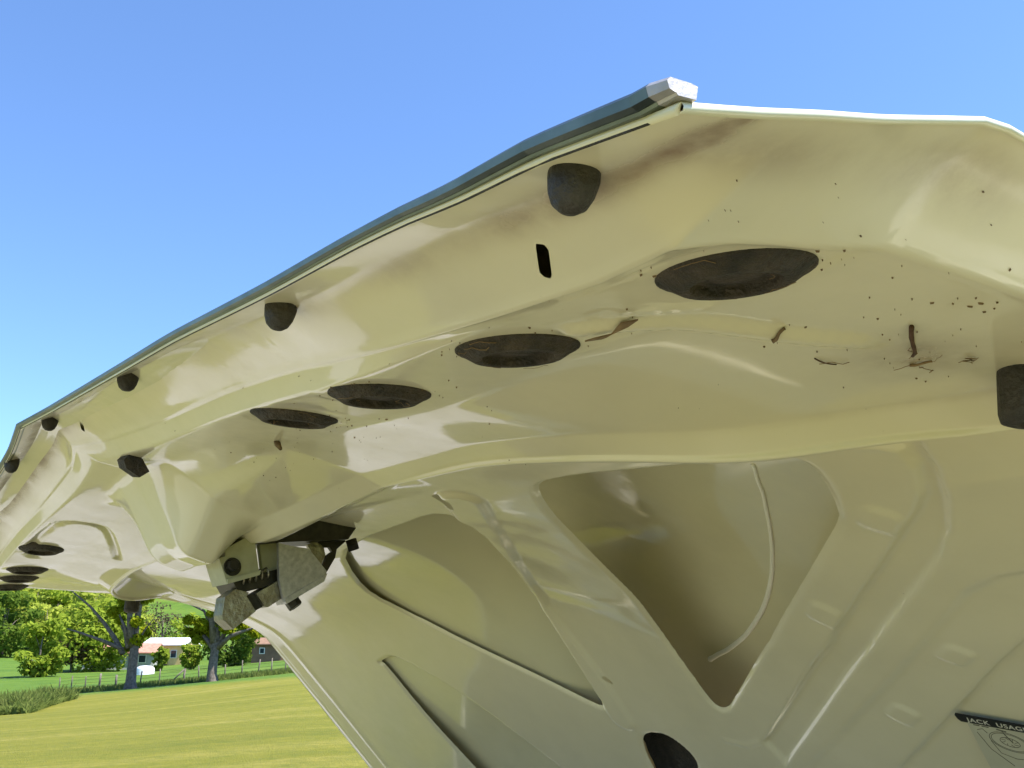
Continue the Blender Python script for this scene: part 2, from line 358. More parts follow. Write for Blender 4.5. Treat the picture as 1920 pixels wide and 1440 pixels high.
V2 = [(.3623,-.5441),(.373,-.5816),(.3904,-.6166),(.4145,-.6513),(.442,-.6791),(.4835,-.7095),(.5281,-.7407),(.5752,-.7717),(.6306,-.8096),(.6941,-.8525),(.7649,-.8992),(.844,-.9501),(.9555,-1.0166)]
V3 = [(.3767,-.6987),(.3881,-.6987),(.4143,-.7023),(.4498,-.7169),(.4902,-.7451),(.5332,-.7734),(.5828,-.8073),(.6385,-.8424),(.6995,-.8795),(.768,-.9205),(.889,-.9925)]
STEP = [(.3446,-.6991),(.373,-.7214),(.403,-.7437),(.4346,-.7658),(.4799,-.7986),(.5293,-.8327),(.5729,-.8612),(.6204,-.8916),(.6724,-.9243),(.7317,-.9608),(.7974,-1.0007)]
RIBC = [(.8323,-.5019),(.9132,-.5762),(1.0073,-.6641),(1.0714,-.7336),(1.1005,-.7818),(1.1046,-.8134),(1.1032,-.8472),(1.1015,-.8811),(1.1098,-.928)]
RIBP = [(.345,-.268),(.328,-.286),(.312,-.327),(.300,-.369),(.286,-.396)]
RIBL = [(1.70,-.262),(1.68,-.250),(1.63,-.243),(1.542,-.243),(1.46,-.247),(1.438,-.262),(1.436,-.285),(1.455,-.311),(1.54,-.342),(1.618,-.366)]
QX, QY = FA, qq(FB); H = np.zeros(FA.shape); HOLE = np.full(FA.shape, 9.)
jm = slice(JJ[7]-4, nj); jp = slice(JJ[1], JJ[7])
xm, ym = QX[:, jm], QY[:, jm]
hs = [poly_sd(xm, ym, P, ) for P in (P1, P2, P3, H2)]
for s_ in hs: H[:, jm] -= .0035*ss((.008-s_)/.008)**2                   # rolled-in edges
hm = np.min(hs+[poly_sd(xm, ym, P) for P in (H1, H3)], axis=0); HOLE[:, jm] = hm
# pressed channel, rib and pads of the main panel
H[:, jm] -= .0055*ss((.004-poly_sd(xm, ym, V1[:15]+V2[::-1][1:]))/.009)
H[:, jm] += .0016*ss((.005-line_d(xm, ym, V1))/.005)+.0016*ss((.005-line_d(xm, ym, V2))/.005)
H[:, jm] += .0045*ss((.026-line_d(xm, ym, RIBC))/.010)
H[:, jm] -= .0035*ss((.004-poly_sd(xm, ym, V3+[(.2, -1.1), (.2, -.6)]))/.012)
H[:, jm] -= .0045*ss((.002-poly_sd(xm, ym, STEP+[(.98, -1.3), (.1, -1.3), (.1, -.6)]))/.005)
for (a, b) in [(.4537,-.6277),(.5992,-.7364),(.5121,-.7894),(.6217,-.8623)]:
    c_, s_ = math.cos(.72), math.sin(.72); dx, dy = xm-a, ym-float(qq(b)); u_, v_ = dx*c_+dy*s_, -dx*s_+dy*c_
    d_ = np.hypot(np.maximum(abs(u_)-.009, 0), np.maximum(abs(v_)-.006, 0))-.006
    H[:, jm] += .0022*ss((.003-d_)/.005)
am = np.minimum(xm, 2*AC-xm); H[:, jm] += .0030*np.exp(-((am-.232)/.005)**2)+.0022*np.exp(-((am-.31)/.010)**2)*(xm > AC)
xp, yp = QX[:, jp], QY[:, jp]
for rb, w_, e_, hh_ in ((RIBP, .0105, .0085, .0042), (RIBL, .0062, .003, -.0035)): H[:, jp] += hh_*ss((w_-line_d(xp, yp, chaikin(rb, 2, False)))/e_)
# slots in the rear wall
for p, q in (((.274,-.198),(.287,-.209)), ((1.064,-.190),(1.092,-.199))):
    d_ = seg_d(FA, FB, p, q)-(.0024 if p[0] < .5 else .0020); d_[:, JJ[3]:] = 9; HOLE = np.minimum(HOLE, d_)
jx = np.arange(nj)[None, :].repeat(ni, 0); ai = np.minimum(FA, 2*AC-FA)
H += .0040*np.exp(-((jx-JJ[6])/1.7)**2)*ss((ai-.27)/.06)*ss((.86-ai)/.2)      # hemmed edge of the box section
H += .0013*np.exp(-((ai-np.interp(FB, [-.50,-.40,-.31,-.265,-.214], [.201,.204,.209,.216,.223]))/.0034)**2)*ss((-.21-FB)/.01)*ss((FB+.52)/.05)
H += .0011*np.exp(-((jx-JJ[2])/1.5)**2)*ss((ai-.2)/.04)
NRM = normals(FA, FB, FZ)
PA, PB, PZ = FA+H*NRM[..., 0]*1, FB+H*NRM[..., 1], FZ+H*NRM[..., 2]
VV = np.stack([PA*K, PB*K, CAMH+PZ*K], -1).reshape(-1, 3)
hf = HOLE.reshape(-1)
Q = grid_faces(ni, nj); inside = hf[Q] > 0; cnt = inside.sum(1)
loops = [Q[cnt == 4].ravel()]; nv = [4]*int((cnt == 4).sum()); extra = []; emap = {}
def cut(i, j):
    k = (min(i, j), max(i, j))
    if k not in emap:
        t = hf[k[0]]/(hf[k[0]]-hf[k[1]]); emap[k] = len(VV)+len(extra); extra.append(VV[k[0]]*(1-t)+VV[k[1]]*t)
    return emap[k]
for q in Q[(cnt > 0) & (cnt < 4)]:
    out = []
    for i in range(4):
        a, b = int(q[i]), int(q[(i+1) % 4])
        if hf[a] > 0: out.append(a)
        if (hf[a] > 0) != (hf[b] > 0): out.append(cut(a, b))
    if len(out) >= 3: loops.append(np.array(out)); nv.append(len(out))
loops = np.concatenate(loops); starts = np.concatenate([[0], np.cumsum(nv)[:-1]])
VALL = np.concatenate([VV, np.array(extra)]) if extra else VV

car = empty('parked_car', (AC*K, -2.6, 0))
tag(car, 'cream car seen under its raised trunk lid, with latch, black rubber plugs and chrome edge', 'car')
lid = fast_mesh('trunk_lid', VALL, loops, starts, PAINT_D, car)
tag(lid, 'underside of the raised cream trunk lid, dusty and glossy')
# dirt that gathered in the flange gutter and the corners
ai = np.minimum(FA, 2*AC-FA)
jx = np.arange(nj)[None, :].repeat(ni, 0)
gut = np.exp(-((jx-JJ[1]-1.0)/(3.4+3*ss((FA-1.05)/.1)))**2)*(.15+.75*np.exp(-((FA-.2)/.09)**2)+1.5*ss((FA-1.02)/.12)+.3*np.sin(FA*31)**2)
endc = .55*np.exp(-((ai-.178)/.012)**2)*ss((-.17-FB)/.02)*ss((FB+.38)/.05)*(.35+.65*np.exp(-((FB+.20)/.035)**2)+.8*np.exp(-((FB+.31)/.03)**2))
rdg = .18*np.exp(-((jx-JJ[5]-3)/3.5)**2)*ss((.5-ai)/.2)
spot = .6*np.exp(-(((FA-.285)/.03)**2+((FB+.44)/.035)**2))
dirt = np.clip(gut*.9+endc+rdg+spot, 0, 1).reshape(-1)
dirt = np.concatenate([dirt, np.zeros(len(VALL)-len(dirt))])
lid.data.attributes.new('dirt', 'FLOAT', 'POINT')
lid.data.attributes['dirt'].data.foreach_set('value', dirt.astype(np.float32)[:len(lid.data.vertices)])

def surf(a, b):
    """point and underside normal of the panel at (a, b)"""
    i = int(np.abs(FA[:, 0]-a).argmin()); j = int(np.abs(FB[i]-b).argmin())
    p = W3(PA[i, j], PB[i, j], PZ[i, j]); return p, Vector(NRM[i, j])

# outer skin with a rolled hem
si = np.unique(np.concatenate([np.arange(0, 56, 7), np.arange(56, ni-56, 6), np.arange(ni-56, ni, 7), [ni-1]])); sj = np.unique(np.concatenate([np.arange(0, nj, 5), [nj-1]]))
oA, oB = FA[np.ix_(si, sj)], FB[np.ix_(si, sj)]; oZ = gsm(FZ, 14, 1)[np.ix_(si, sj)]
lift = ss((np.minimum(oA, 2*AC-oA)-AE)/.10)*ss((jx[np.ix_(si, sj)])/34.)
edge_z = FZ[np.ix_(si, sj)]
oZ = np.where(lift > 0, oZ*ss(lift*3)+edge_z*(1-ss(lift*3)), edge_z)
base_top = np.interp(oB, [-1.2,-1.065,-.905,-.775,-.685,-.60,-.45,-.304,-.155], [-.35,-.203,-.034,.105,.139,.155,.175,.182,.15])+.022*ss((np.minimum(oA, 2*AC-oA)-AE)/.5)
sk = np.minimum(oA, 2*AC-oA); w_ = ss((-.43-oB)/.08)
gap = .014+.066*ss((1.22-oA)/.17)*ss((oA-.30)/.55)+.02*ss((oA-.2)/.2)*ss((1.2-oA)/.15)+.02*ss((-.86-oB)/.2)
top = (base_top+.022+.02*ss((oB+.34)/.06))*(1-w_)+(oZ+gap)*w_
oZ = np.maximum((oZ+.0025)*(1-lift)+top*lift, oZ+.0025+.01*lift)
rows = []
def row(A, B, Z): rows.append(np.stack([A, B, Z], -1))
for da, dz in ((.0005, -.0008), (-.0014, -.0006), (-.0018, .0006), (-.0010, .0020)): row(oA[0]+da, oB[0], edge_z[0]+dz)
for i in range(len(si)): row(oA[i], oB[i], oZ[i])
for da, dz in ((.0010, .0020), (.0018, .0006), (.0014, -.0006), (-.0005, -.0008)): row(oA[-1]+da, oB[-1], edge_z[-1]+dz)
G = np.array(rows); c0 = G[:, 0:1].copy()
cols = [c0+np.array([.0, .0003, -.0040]), c0+np.array([0, .0018, -.0038]), c0+np.array([0, .0022, -.002])]
for c_ in cols: c_[:4] = c0[:4]+(c_[4]-c0[4])*.1; c_[-4:] = c0[-4:]+(c_[-5]-c0[-5])*.1
G = np.concatenate(cols+[G], 1); n_, m_ = G.shape[:2]; G = G*K; G[..., 2] += CAMH
Fq = grid_faces(n_, m_)
skin = fast_mesh('outer_skin', G.reshape(-1, 3), Fq.ravel(), np.arange(len(Fq))*4, PAINT_S, lid)

# chrome moulding along the lip
lipa, lipb, lipz = FA[:, 0], FB[:, 0], FZ[:, 0]
PROF = [(-.004, .0012), (.0038, .0002), (.0044, .0010), (.0050, .0009), (.0072, .0014), (.0080, .0040), (.0066, .0056), (-.002, .0064), (-.005, .0062)]
secs = []
sel = list(range(0, ni, 4)); sel = sel if sel[-1] == ni-1 else sel+[ni-1]
ends = [(AE+.010, 1.0), ]
for i in sel:
    if lipa[i] < AE+.008 or lipa[i] > 2*AC-AE-.008: continue
    ts_ = 1-.24*float(ss((min(lipa[i], 2*AC-lipa[i])-AE-.01)/.18))
    secs.append([W3(lipa[i], lipb[i]+y*ts_, lipz[i]+z*ts_) for y, z in PROF])
def cap_sec(i, da, s): return [W3(lipa[i]+da, lipb[i]+.001+(y-.001)*s, lipz[i]+.003+(z-.003)*s) for y, z in PROF]
secs = [cap_sec(3, -.004, .98)]+secs+[cap_sec(ni-4, .004, .98), cap_sec(ni-4, .0085, .72)]
V = [p for s_ in secs for p in s_]; m_ = len(PROF)
F = [(i*m_+k, (i+1)*m_+k, (i+1)*m_+(k+1) % m_, i*m_+(k+1) % m_) for i in range(len(secs)-1) for k in range(m_)]
F += [tuple((len(secs)-1)*m_+k for k in range(m_))]
trim = mesh('chrome_trim', V, F, CHROME, lid)
tag(trim, 'bright metal moulding along the lip of the trunk lid')
ALU_LIT = noisy('sunlit_aluminium', (.44, .42, .42), (.34, .32, .33), 160, .5, .06, 300, metal=.6)  # paler metal stands in for sunlight on the moulding's end facet
c1_, c2_ = cap_sec(3, -.0041, .985), cap_sec(3, -.0105, .80)
c2_ = [p+Vector((0, 0, -.0006)) for p in c2_]
mesh('trim_end', c1_+c2_, [(k, k+m_, (k+1) % m_+m_, (k+1) % m_) for k in range(m_)]+[tuple(range(m_, 2*m_))[::-1], tuple(range(m_))], ALU_LIT, lid)
# black sealing strip between moulding and lid
bm = bmesh.new(); add_tube(bm, [W3(lipa[i], lipb[i]+.0012, lipz[i]-.0012) for i in sel if AE+.004 < lipa[i] < 2*AC-AE-.004], .0006*K, 6)
bm_obj('gasket', bm, RUBBER, lid, True)

# rubber plugs
PLUG = [(1, -.006), (1.0, .0002), (.995, .0014), (.965, .0020), (.945, .0019), (.935, .0022), (.76, .0056), (.73, .0062), (.70, .0064), (.60, .0063), (.575, .0058), (.565, .0028), (.555, .0018), (.40, .0016), (.34, .0022), (.30, .0030), (0, .0032)]
for a, b, s_ in plug_pos:
    p, n = surf(a, b); bm = bmesh.new()
    add_lathe(bm, [(r*RP*K*s_, h*K) for r, h in PLUG], p-n*.0005, n, 40)
    o = bm_obj('rubber_plug', bm, RUBBER_D, lid, True)
# rubber cushions on the lip flange
for a, b in [(.221,-.173), (.473,-.174), (.803,-.174), (1.118,-.171), (1.306,-.165), (1.60,-.172), (1.827,-.174), (2.079,-.173)]:
    p, n = surf(a, b); n = (n*.35+Vector((0, .25, -1))*.65).normalized(); bm = bmesh.new()
    add_lathe(bm, [(.0078*K, -.004*K), (.0082*K, .0003*K), (.0083*K, .0018*K), (.0081*K, .0038*K), (.0074*K, .0075*K), (.0058*K, .0112*K), (.0033*K, .0133*K), (0, .0140*K)], p, n, 24)
    bm_obj('rubber_cushion', bm, RUBBER, lid, True)
# corner bump stops
for a, b, sg in [(.262,-.497,1), (2*AC-.262,-.497,-1)]:
    p, n = surf(a, b); bm = bmesh.new(); p = p+Vector((0, 0, 0 if sg > 0 else -.010))
    add_lathe(bm, [(.0140*K, -.008*K), (.0146*K, .0), (.0145*K, .021*K), (.0135*K, .0255*K), (.010*K, .027*K), (.006*K, .0272*K), (.005*K, .024*K), (0, .0235*K)], p, (n*.3+Vector((0, .05, -1))*.7), 28, sx=1.1, sy=.95)
    bm_obj('bump_stop', bm, RUBBER, lid, True)
# small rubber wedge beside the latch bulge
bm = bmesh.new()
add_prism(bm, [W3(1.035, b, z) for b, z in [(-.230,.204),(-.238,.214),(-.248,.207),(-.256,.195),(-.247,.188),(-.233,.196)]], Vector((.03*K, 0, .004)))
bm_obj('rubber_wedge', bm, RUBBER_D, lid, False, .0012)
# reflected bright edge on the outer skin, drawn as a pale tube
GLINT = [(.4903,-.5377),(.5209,-.5807),(.5572,-.6277),(.5951,-.6689),(.65,-.72),(.6859,-.7454),(.7416,-.7768),(.7986,-.807),(.8318,-.8213)]
GLINTM = noisy('glint_white', (.86, .84, .78), (.80, .78, .71), 80, .5)
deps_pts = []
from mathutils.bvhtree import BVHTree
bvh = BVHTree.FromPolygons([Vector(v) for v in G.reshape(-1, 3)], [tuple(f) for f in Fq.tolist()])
for a, b in chaikin(GLINT, 3, False):
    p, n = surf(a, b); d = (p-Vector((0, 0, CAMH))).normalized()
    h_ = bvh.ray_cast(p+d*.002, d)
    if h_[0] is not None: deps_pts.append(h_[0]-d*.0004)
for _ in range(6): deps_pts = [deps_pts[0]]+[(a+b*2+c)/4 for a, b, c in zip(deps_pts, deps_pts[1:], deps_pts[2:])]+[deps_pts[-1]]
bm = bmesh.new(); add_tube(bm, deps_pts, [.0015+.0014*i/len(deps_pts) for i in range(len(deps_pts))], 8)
bm_obj('reflection_arc', bm, GLINTM, lid, True)

# black dish added in the lower hole for the shade inside it
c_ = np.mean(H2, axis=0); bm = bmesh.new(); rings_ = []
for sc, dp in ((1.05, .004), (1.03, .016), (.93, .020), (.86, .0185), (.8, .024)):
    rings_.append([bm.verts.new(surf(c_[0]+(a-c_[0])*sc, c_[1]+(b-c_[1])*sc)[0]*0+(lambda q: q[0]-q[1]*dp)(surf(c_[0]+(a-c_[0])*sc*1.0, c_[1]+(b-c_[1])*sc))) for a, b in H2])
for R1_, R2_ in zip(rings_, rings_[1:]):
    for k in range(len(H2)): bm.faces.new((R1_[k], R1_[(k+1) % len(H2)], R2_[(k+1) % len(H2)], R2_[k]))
bm.faces.new(rings_[-1]); bm_obj('hole_shade', bm, RUBBER, lid, True)

# jack instruction sticker
def sp(a, b): return surf(a, b)[0]
o0, nn = surf(.565, -.8566)
px = (sp(.5043, -.8653)-o0); nn = surf(.55, -.878)[1]; px = (px-nn*px.dot(nn)).normalized(); py = nn.cross(px)
if py.dot(sp(.5657, -.8889)-o0) > 0: py = -py
LS = .66
LP = lambda x, y, h=.0012: o0+px*x*K*LS+py*y*K*LS+nn*(h+.0010)
INK = mat('sticker_ink', (.012, .012, .011), .5); PAPER = noisy('sticker_film', (.50, .48, .38), (.46, .44, .34), 40, .4); WHITE_INK = mat('white_ink', (.62, .60, .52), .5)
def flat(name, pts, m, parent, h): return mesh(name, [LP(x, y, h) for x, y in pts]+[LP(x, y, h-.0006) for x, y in pts], [tuple(range(len(pts)))]+[tuple(reversed(range(len(pts), 2*len(pts))))]+[(i, i+len(pts), (i+1) % len(pts)+len(pts), (i+1) % len(pts)) for i in range(len(pts))], m, parent)
stk = flat('sticker', [(.012, -.0165), (.2, -.0165), (.2, -.13), (.012, -.13)], PAPER, lid, .0010); tag(stk, 'jack usage instruction sticker with a black heading strip')
flat('heading_strip', [(.002, 0), (.205, 0), (.205, -.0165), (.005, -.0165), (.0015, -.012), (.0, -.004)], INK, stk, .0016)
def text(body, size, x, y, m, parent, name, h):
    cu = bpy.data.curves.new('t', 'FONT'); cu.body = body; cu.size = size*K*LS*.94; cu.space_character = 1.12; cu.offset = .00012
    ob = bpy.data.objects.new('t', cu); COL.objects.link(ob); dg = bpy.context.evaluated_depsgraph_get()
    me = bpy.data.meshes.new_from_object(ob.evaluated_get(dg)); COL.objects.unlink(ob); bpy.data.objects.remove(ob)
    Mx = Matrix((px, py, nn)).transposed().to_4x4(); Mx.translation = LP(x, y, h); me.transform(Mx)
    me.materials.clear(); me.materials.append(m); me.name = name
    return put(bpy.data.objects.new(name, me), parent)
text('JACK  USAGE', .0128, .0155, -.0125, WHITE_INK, stk, 'lettering', .0019)
def stroke(pts, w, parent):
    bm = bmesh.new(); add_tube(bm, [LP(x, y, .0011) for x, y in pts], w, 5); return bm_obj('printed_line', bm, INK2, parent, True)
INK2 = mat('faded_ink', (.10, .095, .075), .6)
el = lambda cx, cy, rx, ry, ro=0: [(cx+rx*math.cos(t)*math.cos(ro)-ry*math.sin(t)*math.sin(ro), cy+rx*math.cos(t)*math.sin(ro)+ry*math.sin(t)*math.cos(ro)) for t in [2*math.pi*k/40 for k in range(41)]]
for rx, ry in ((.026, .020), (.0235, .0175), (.0125, .0095)): stroke(el(.060, -.046, rx, ry, -.2), .00022, stk)
stroke([(.034, -.05), (.040, -.075), (.058, -.082)], .00022, stk); stroke([(.086, -.05), (.080, -.078), (.058, -.082)], .00022, stk)
stroke([(.056, -.022), (.058, -.030), (.064, -.046)], .0004, stk); stroke([(.050, -.021), (.062, -.023)], .0005, stk)
for k in range(8): t = 2*math.pi*k/8; stroke([(.060+.006*math.cos(t), -.046+.005*math.sin(t)), (.060+.0115*math.cos(t+.3), -.046+.0088*math.sin(t+.3))], .0002, stk)
stroke([(.022, -.03), (.030, -.026), (.034, -.034)], .0002, stk); stroke([(.020, -.02), (.028, -.02)], .0004, stk); stroke([(.031, -.02), (.040, -.02)], .0004, stk)
stroke([(.020, -.036), (.028, -.07), (.05, -.10)], .0002, stk)
flat('heading_strip', [(.098, -.0195), (.2, -.0195), (.2, -.0235), (.098, -.0235)], INK, stk, .0014)
for k in range(9): stroke([(.10, -.03-.008*k), (.19, -.03-.008*k)], .00035, stk)

# ---------------------------------------------------------------- latch
latch = bm_obj('trunk_latch', (lambda bm: (add_prism(bm, [W3(1.10, b, z) for b, z in [(-.353,.125),(-.392,.150),(-.402,.105),(-.366,.093)]], Vector((.05*K, 0, 0))), bm)[1])(bmesh.new()), OLIVE, car, False, .0015)
tag(latch, 'steel trunk latch bolted under the lid, part painted and part bare metal')
def lp(name, pts, a, th, m, bevel=.0008):
    bm = bmesh.new(); add_prism(bm, [W3(a, b, z) for b, z in pts], Vector((th*K, 0, 0))); return bm_obj(name, bm, m, latch, False, bevel)
lp('mounting_plate', [(-.385,.150),(-.431,.166),(-.491,.175),(-.522,.170),(-.510,.152),(-.419,.142),(-.395,.138)], 1.105, .07, STEEL_DARK)
lp('inner_plate', [(-.405,.147),(-.429,.148),(-.43,.11),(-.413,.106)], 1.118, .01, OLIVE)
lp('side_plate', [(-.421,.141),(-.437,.1385),(-.458,.137),(-.482,.112),(-.4765,.1025),(-.432,.0755),(-.4245,.101)], 1.098, .006, GALV, .0012)
lp('latch_body', [(-.376,.097),(-.43,.114),(-.440,.1),(-.385,.084)], 1.112, .06, STEEL_DARK)
lp('catch_arm', [(-.3655,.060),(-.367,.079),(-.378,.088),(-.394,.085),(-.391,.081),(-.403,.065),(-.379,.045),(-.3665,.055)], 1.106, .03, ZINC, .002)
lp('catch_arm', [(-.402,.0845),(-.43,.1015),(-.4355,.0825),(-.417,.070),(-.4125,.0705)], 1.106, .03, ZINC, .001)
lp('catch_link', [(-.391,.081),(-.402,.0845),(-.4125,.0705),(-.403,.065)], 1.112, .022, STEEL_DARK)
lp('rolled_edge', [(-.432,.0795),(-.4765,.1055),(-.482,.110),(-.4785,.1005),(-.4345,.0735)], 1.0965, .03, GALV, .002)
lp('strap', [(-.470,.158),(-.512,.158),(-.516,.152),(-.506,.143),(-.500,.138),(-.495,.1435),(-.489,.143)], 1.125, .006, STEEL_DARK)
lp('strap', [(-.505,.142),(-.5035,.132),(-.494,.115),(-.487,.119),(-.493,.134),(-.4975,.1375)], 1.125, .006, STEEL_DARK)
lp('strap', [(-.478,.150),(-.489,.1445),(-.4915,.134),(-.486,.121),(-.482,.124),(-.468,.145)], 1.127, .006, ZINC)
hexp = lambda r, h: [(0, h), (r*.9, h), (r, h*.85), (r, 0)][::-1]
for (b, z, a, r, h, n) in [(-.369,.1125,1.10,.0068,.009,(-1,-.1,.05)), (-.447,.0795,1.115,.0085,.010,(-.3,-.5,-.8)), (-.516,.1455,1.12,.0080,.013,(-.45,-.9,.35))]:
    bm = bmesh.new(); add_lathe(bm, [(x*K, y*K) for x, y in hexp(r, h)], W3(a, b, z), Vector(n), 6); bt = bm_obj('bolt', bm, STEEL_DARK, latch, False, .0006)
    if a == 1.10:
        bm = bmesh.new(); add_lathe(bm, [(.0100*K, -.001), (.0100*K, .0013*K), (.0, .0016*K)], W3(a, b-.0015, z-.001), Vector(n), 24); bm_obj('washer', bm, STEEL_DARK, latch, False)
bm = bmesh.new(); add_tube(bm, [W3(1.108+.006*math.cos(t*.9), -.382-.0011*t*.9, .0985+.006*math.sin(t*.9)+.0003*t) for t in range(36)], .0010*K, 6); bm_obj('spring', bm, ZINC, latch, True)
lp('bracket_lip', [(-.3655,.0975),(-.4025,.1095),(-.4015,.104),(-.366,.0925)], 1.0975, .05, OLIVE)
for b, z in ((-.444,.128), (-.462,.112)):
    bm = bmesh.new(); add_lathe(bm, [(.0034*K, 0), (.0034*K, .0014*K), (.002*K, .0022*K), (0, .0024*K)], W3(1.098, b, z), Vector((-1, 0, 0)), 14); bm_obj('rivet', bm, GALV, latch, True)
bm = bmesh.new(); add_tube(bm, [W3(1.10,-.339,.1155), W3(1.10,-.346,.120), W3(1.10,-.360,.1255)], [.0022*K, .003*K, .0036*K], 8); bm_obj('release_pin', bm, ZINC, latch, True)

# ---------------------------------------------------------------- rest of the car (below and behind the lid)
CX = AC*K; HW = 1.0
GLASS = mat('car_glass', (.02, .025, .025), .05, coat=1); TYRE = noisy('tyre', (.02, .02, .02), (.035, .033, .03), 40, .85); LINER = noisy('trunk_mat', (.05, .05, .045), (.09, .085, .07), 30, .95)
RED = mat('red_lens', (.35, .01, .01), .15, coat=1)
def sec(y, pts, ):  # half section (dx, z) mirrored
    return [Vector((CX+dx, y, z)) for dx, z in pts]+[Vector((CX-dx, y, z)) for dx, z in reversed(pts)]
SL = [(.04, .60, .40), (.0, .66, .34), (-.12, .80, .30), (-.9, .92, .27), (-1.6, .95, .25), (-3.0, .95, .25), (-4.2, .90, .25), (-5.2, .80, .30), (-5.45, .62, .38)]
V = []; F = []; k = 12
for y, zt, zb in SL:
    w = HW*(.97 if y > -.05 or y < -5 else 1)
    V += sec(y, [(w*.93, zb), (w*.985, zb+.10), (w, (zb+zt)/2), (w*.985, zt-.10), (w*.96, zt-.03), (w*.90, zt)])
for i in range(len(SL)-1):
    for j in range(k):
        if j == 5 and SL[i][0] <= -.1 and SL[i+1][0] >= -.95: continue      # open trunk
        F.append((i*k+j, i*k+(j+1) % k, (i+1)*k+(j+1) % k, (i+1)*k+j))
F += [tuple(range(k)), tuple(reversed(range((len(SL)-1)*k, len(SL)*k)))]
body = mesh('body', V, F, PAINT, car, True)
# trunk well
bm = bmesh.new(); w = HW*.895
add_box(bm, (CX, -.52, .40), (2*w-.02, .80, .03)); add_box(bm, (CX, -.125, .60), (2*w-.02, .03, .37)); add_box(bm, (CX, -.915, .66), (2*w-.02, .03, .50))
for s_ in (-1, 1): add_box(bm, (CX+s_*(w-.015), -.52, .62), (.03, .78, .44))
bm_obj('trunk_well', bm, LINER, car, False, .01)
# upper deck strip that carries the lid, and cabin
bm = bmesh.new(); add_box(bm, (CX, -1.12, .98), (1.70, .34, .16)); bm_obj('rear_cowl', bm, PAINT, car, True, .03, 3)
V = []; F = []
for y, zt, wt in [(-1.25, .95, .80), (-1.75, 1.40, .66), (-3.0, 1.42, .66), (-3.75, .96, .80)]:
    V += [(CX-.86, y, .92), (CX-wt, y, zt), (CX+wt, y, zt), (CX+.86, y, .92)]
for i in range(3):
    for j in range(3): F.append((i*4+j, i*4+j+1, i*4+5+j, i*4+4+j))
cab = mesh('cabin', V, F, PAINT, car)
def pane(name, q): mesh(name, q, [tuple(range(4))], GLASS, car)
def lerp4(P, u, v): return P[0]*(1-u)*(1-v)+P[1]*u*(1-v)+P[2]*u*v+P[3]*(1-u)*v
for name, idx in (('rear_window', (1, 2, 6, 5)), ('windscreen', (9, 10, 14, 13)), ('side_window', (4, 5, 9, 8)), ('side_window', (7, 6, 10, 11))):
    P = [Vector(V[i]) for i in idx]; n = (P[1]-P[0]).cross(P[3]-P[0]).normalized(); n = n if n.dot(P[0]-Vector((CX, -2.4, 1))) > 0 else -n
    pane(name, [lerp4(P, u, v)+n*.006 for u, v in ((.08, .08), (.92, .08), (.92, .92), (.08, .92))])
bm = bmesh.new(); add_box(bm, (CX, .10, .50), (1.96, .10, .14)); bm_obj('rear_bumper', bm, CHROME, car, True, .03, 3)
bm = bmesh.new(); add_box(bm, (CX, -5.5, .50), (1.9, .10, .14)); bm_obj('front_bumper', bm, CHROME, car, True, .03, 3)
for s_ in (-1, 1):
    bm = bmesh.new(); add_box(bm, (CX+s_*.72, .045, .60), (.34, .03, .09)); bm_obj('tail_light', bm, RED, car, True, .008)
    for y in (-1.05, -4.35):
        bm = bmesh.new(); x = CX+s_*.86; add_lathe(bm, [(.19, -.10), (.30, -.10), (.335, -.07), (.335, .07), (.30, .10), (.19, .10), (.19, -.10)], (x, y, .335), (s_, 0, 0), 32); wh = bm_obj('wheel', bm, TYRE, car, True)
        bm = bmesh.new(); add_lathe(bm, [(.19, -.02), (.185, .06), (.10, .085), (.05, .10), (0, .10)], (x, y, .335), (s_, 0, 0), 32); bm_obj('rim', bm, CHROME, wh, True)
for s_ in (-1, 1):
    bm = bmesh.new(); x = CX+s_*.62
    add_tube(bm, [(x, -.95, .93), (x, -.93, 1.02), (x, -.955, 1.06), (x, -.935, CAMH-.345*K+.03)], .012, 8); bm_obj('hinge_arm', bm, STEEL_DARK, car, True)

# ---------------------------------------------------------------- debris stuck to the underside
BARK_D = noisy('dry_twig', (.05, .022, .012), (.10, .05, .03), 200, .9); LEAF_D = noisy('dead_leaf', (.10, .065, .04), (.22, .15, .09), 160, .9); WEB = noisy('web_scrap', (.16, .10, .05), (.26, .17, .09), 200, .95)
def on(a, b, h=.0012): p, n = surf(a, b); return p+n*h
def twig(pts, r, label, mt=BARK_D, cat='twig'):
    p0, p1 = on(*pts[0], r*.8), on(*pts[-1], r*.8); n_ = 9; up_ = surf(*pts[0])[1]
    side = (p1-p0).cross(up_).normalized()*(p1-p0).length
    P = [p0.lerp(p1, i/n_)+up_*(p1-p0).length*.06*math.sin(3.14*i/n_)+side*(.02 if cat == 'twig' else .12)*math.sin(5*i/n_+1) for i in range(n_+1)]
    bm = bmesh.new(); add_tube(bm, P, [r*(.8+.25*random.random())*(1-.3*i/n_) for i in range(n_+1)], 6)
    return tag(bm_obj('twig' if cat == 'twig' else 'scrap', bm, mt, None, True), label, cat)
twig([(.257,-.394), (.268,-.408), (.277,-.424), (.286,-.436)], .0011, 'straight dark brown twig stuck to the lid beside the bump stop')
twig([(.317,-.396), (.3175,-.404), (.317,-.412)], .0004, 'hair-thin dry stem lying between the twig and the ridge')
twig([(.303,-.353), (.299,-.354), (.295,-.356)], .0010, 'short stubby dark bark chip under the bright pressed rib', LEAF_D, 'bark chip')
twig([(.295,-.441), (.294,-.447), (.289,-.449), (.286,-.453)], .0007, 'curled tan web scrap at the foot of the straight twig', WEB, 'web scrap')
bm = bmesh.new()
for q in [(.345,-.270), (.338,-.2715), (.331,-.2735), (.326,-.275), (.320,-.277)]:
    pass
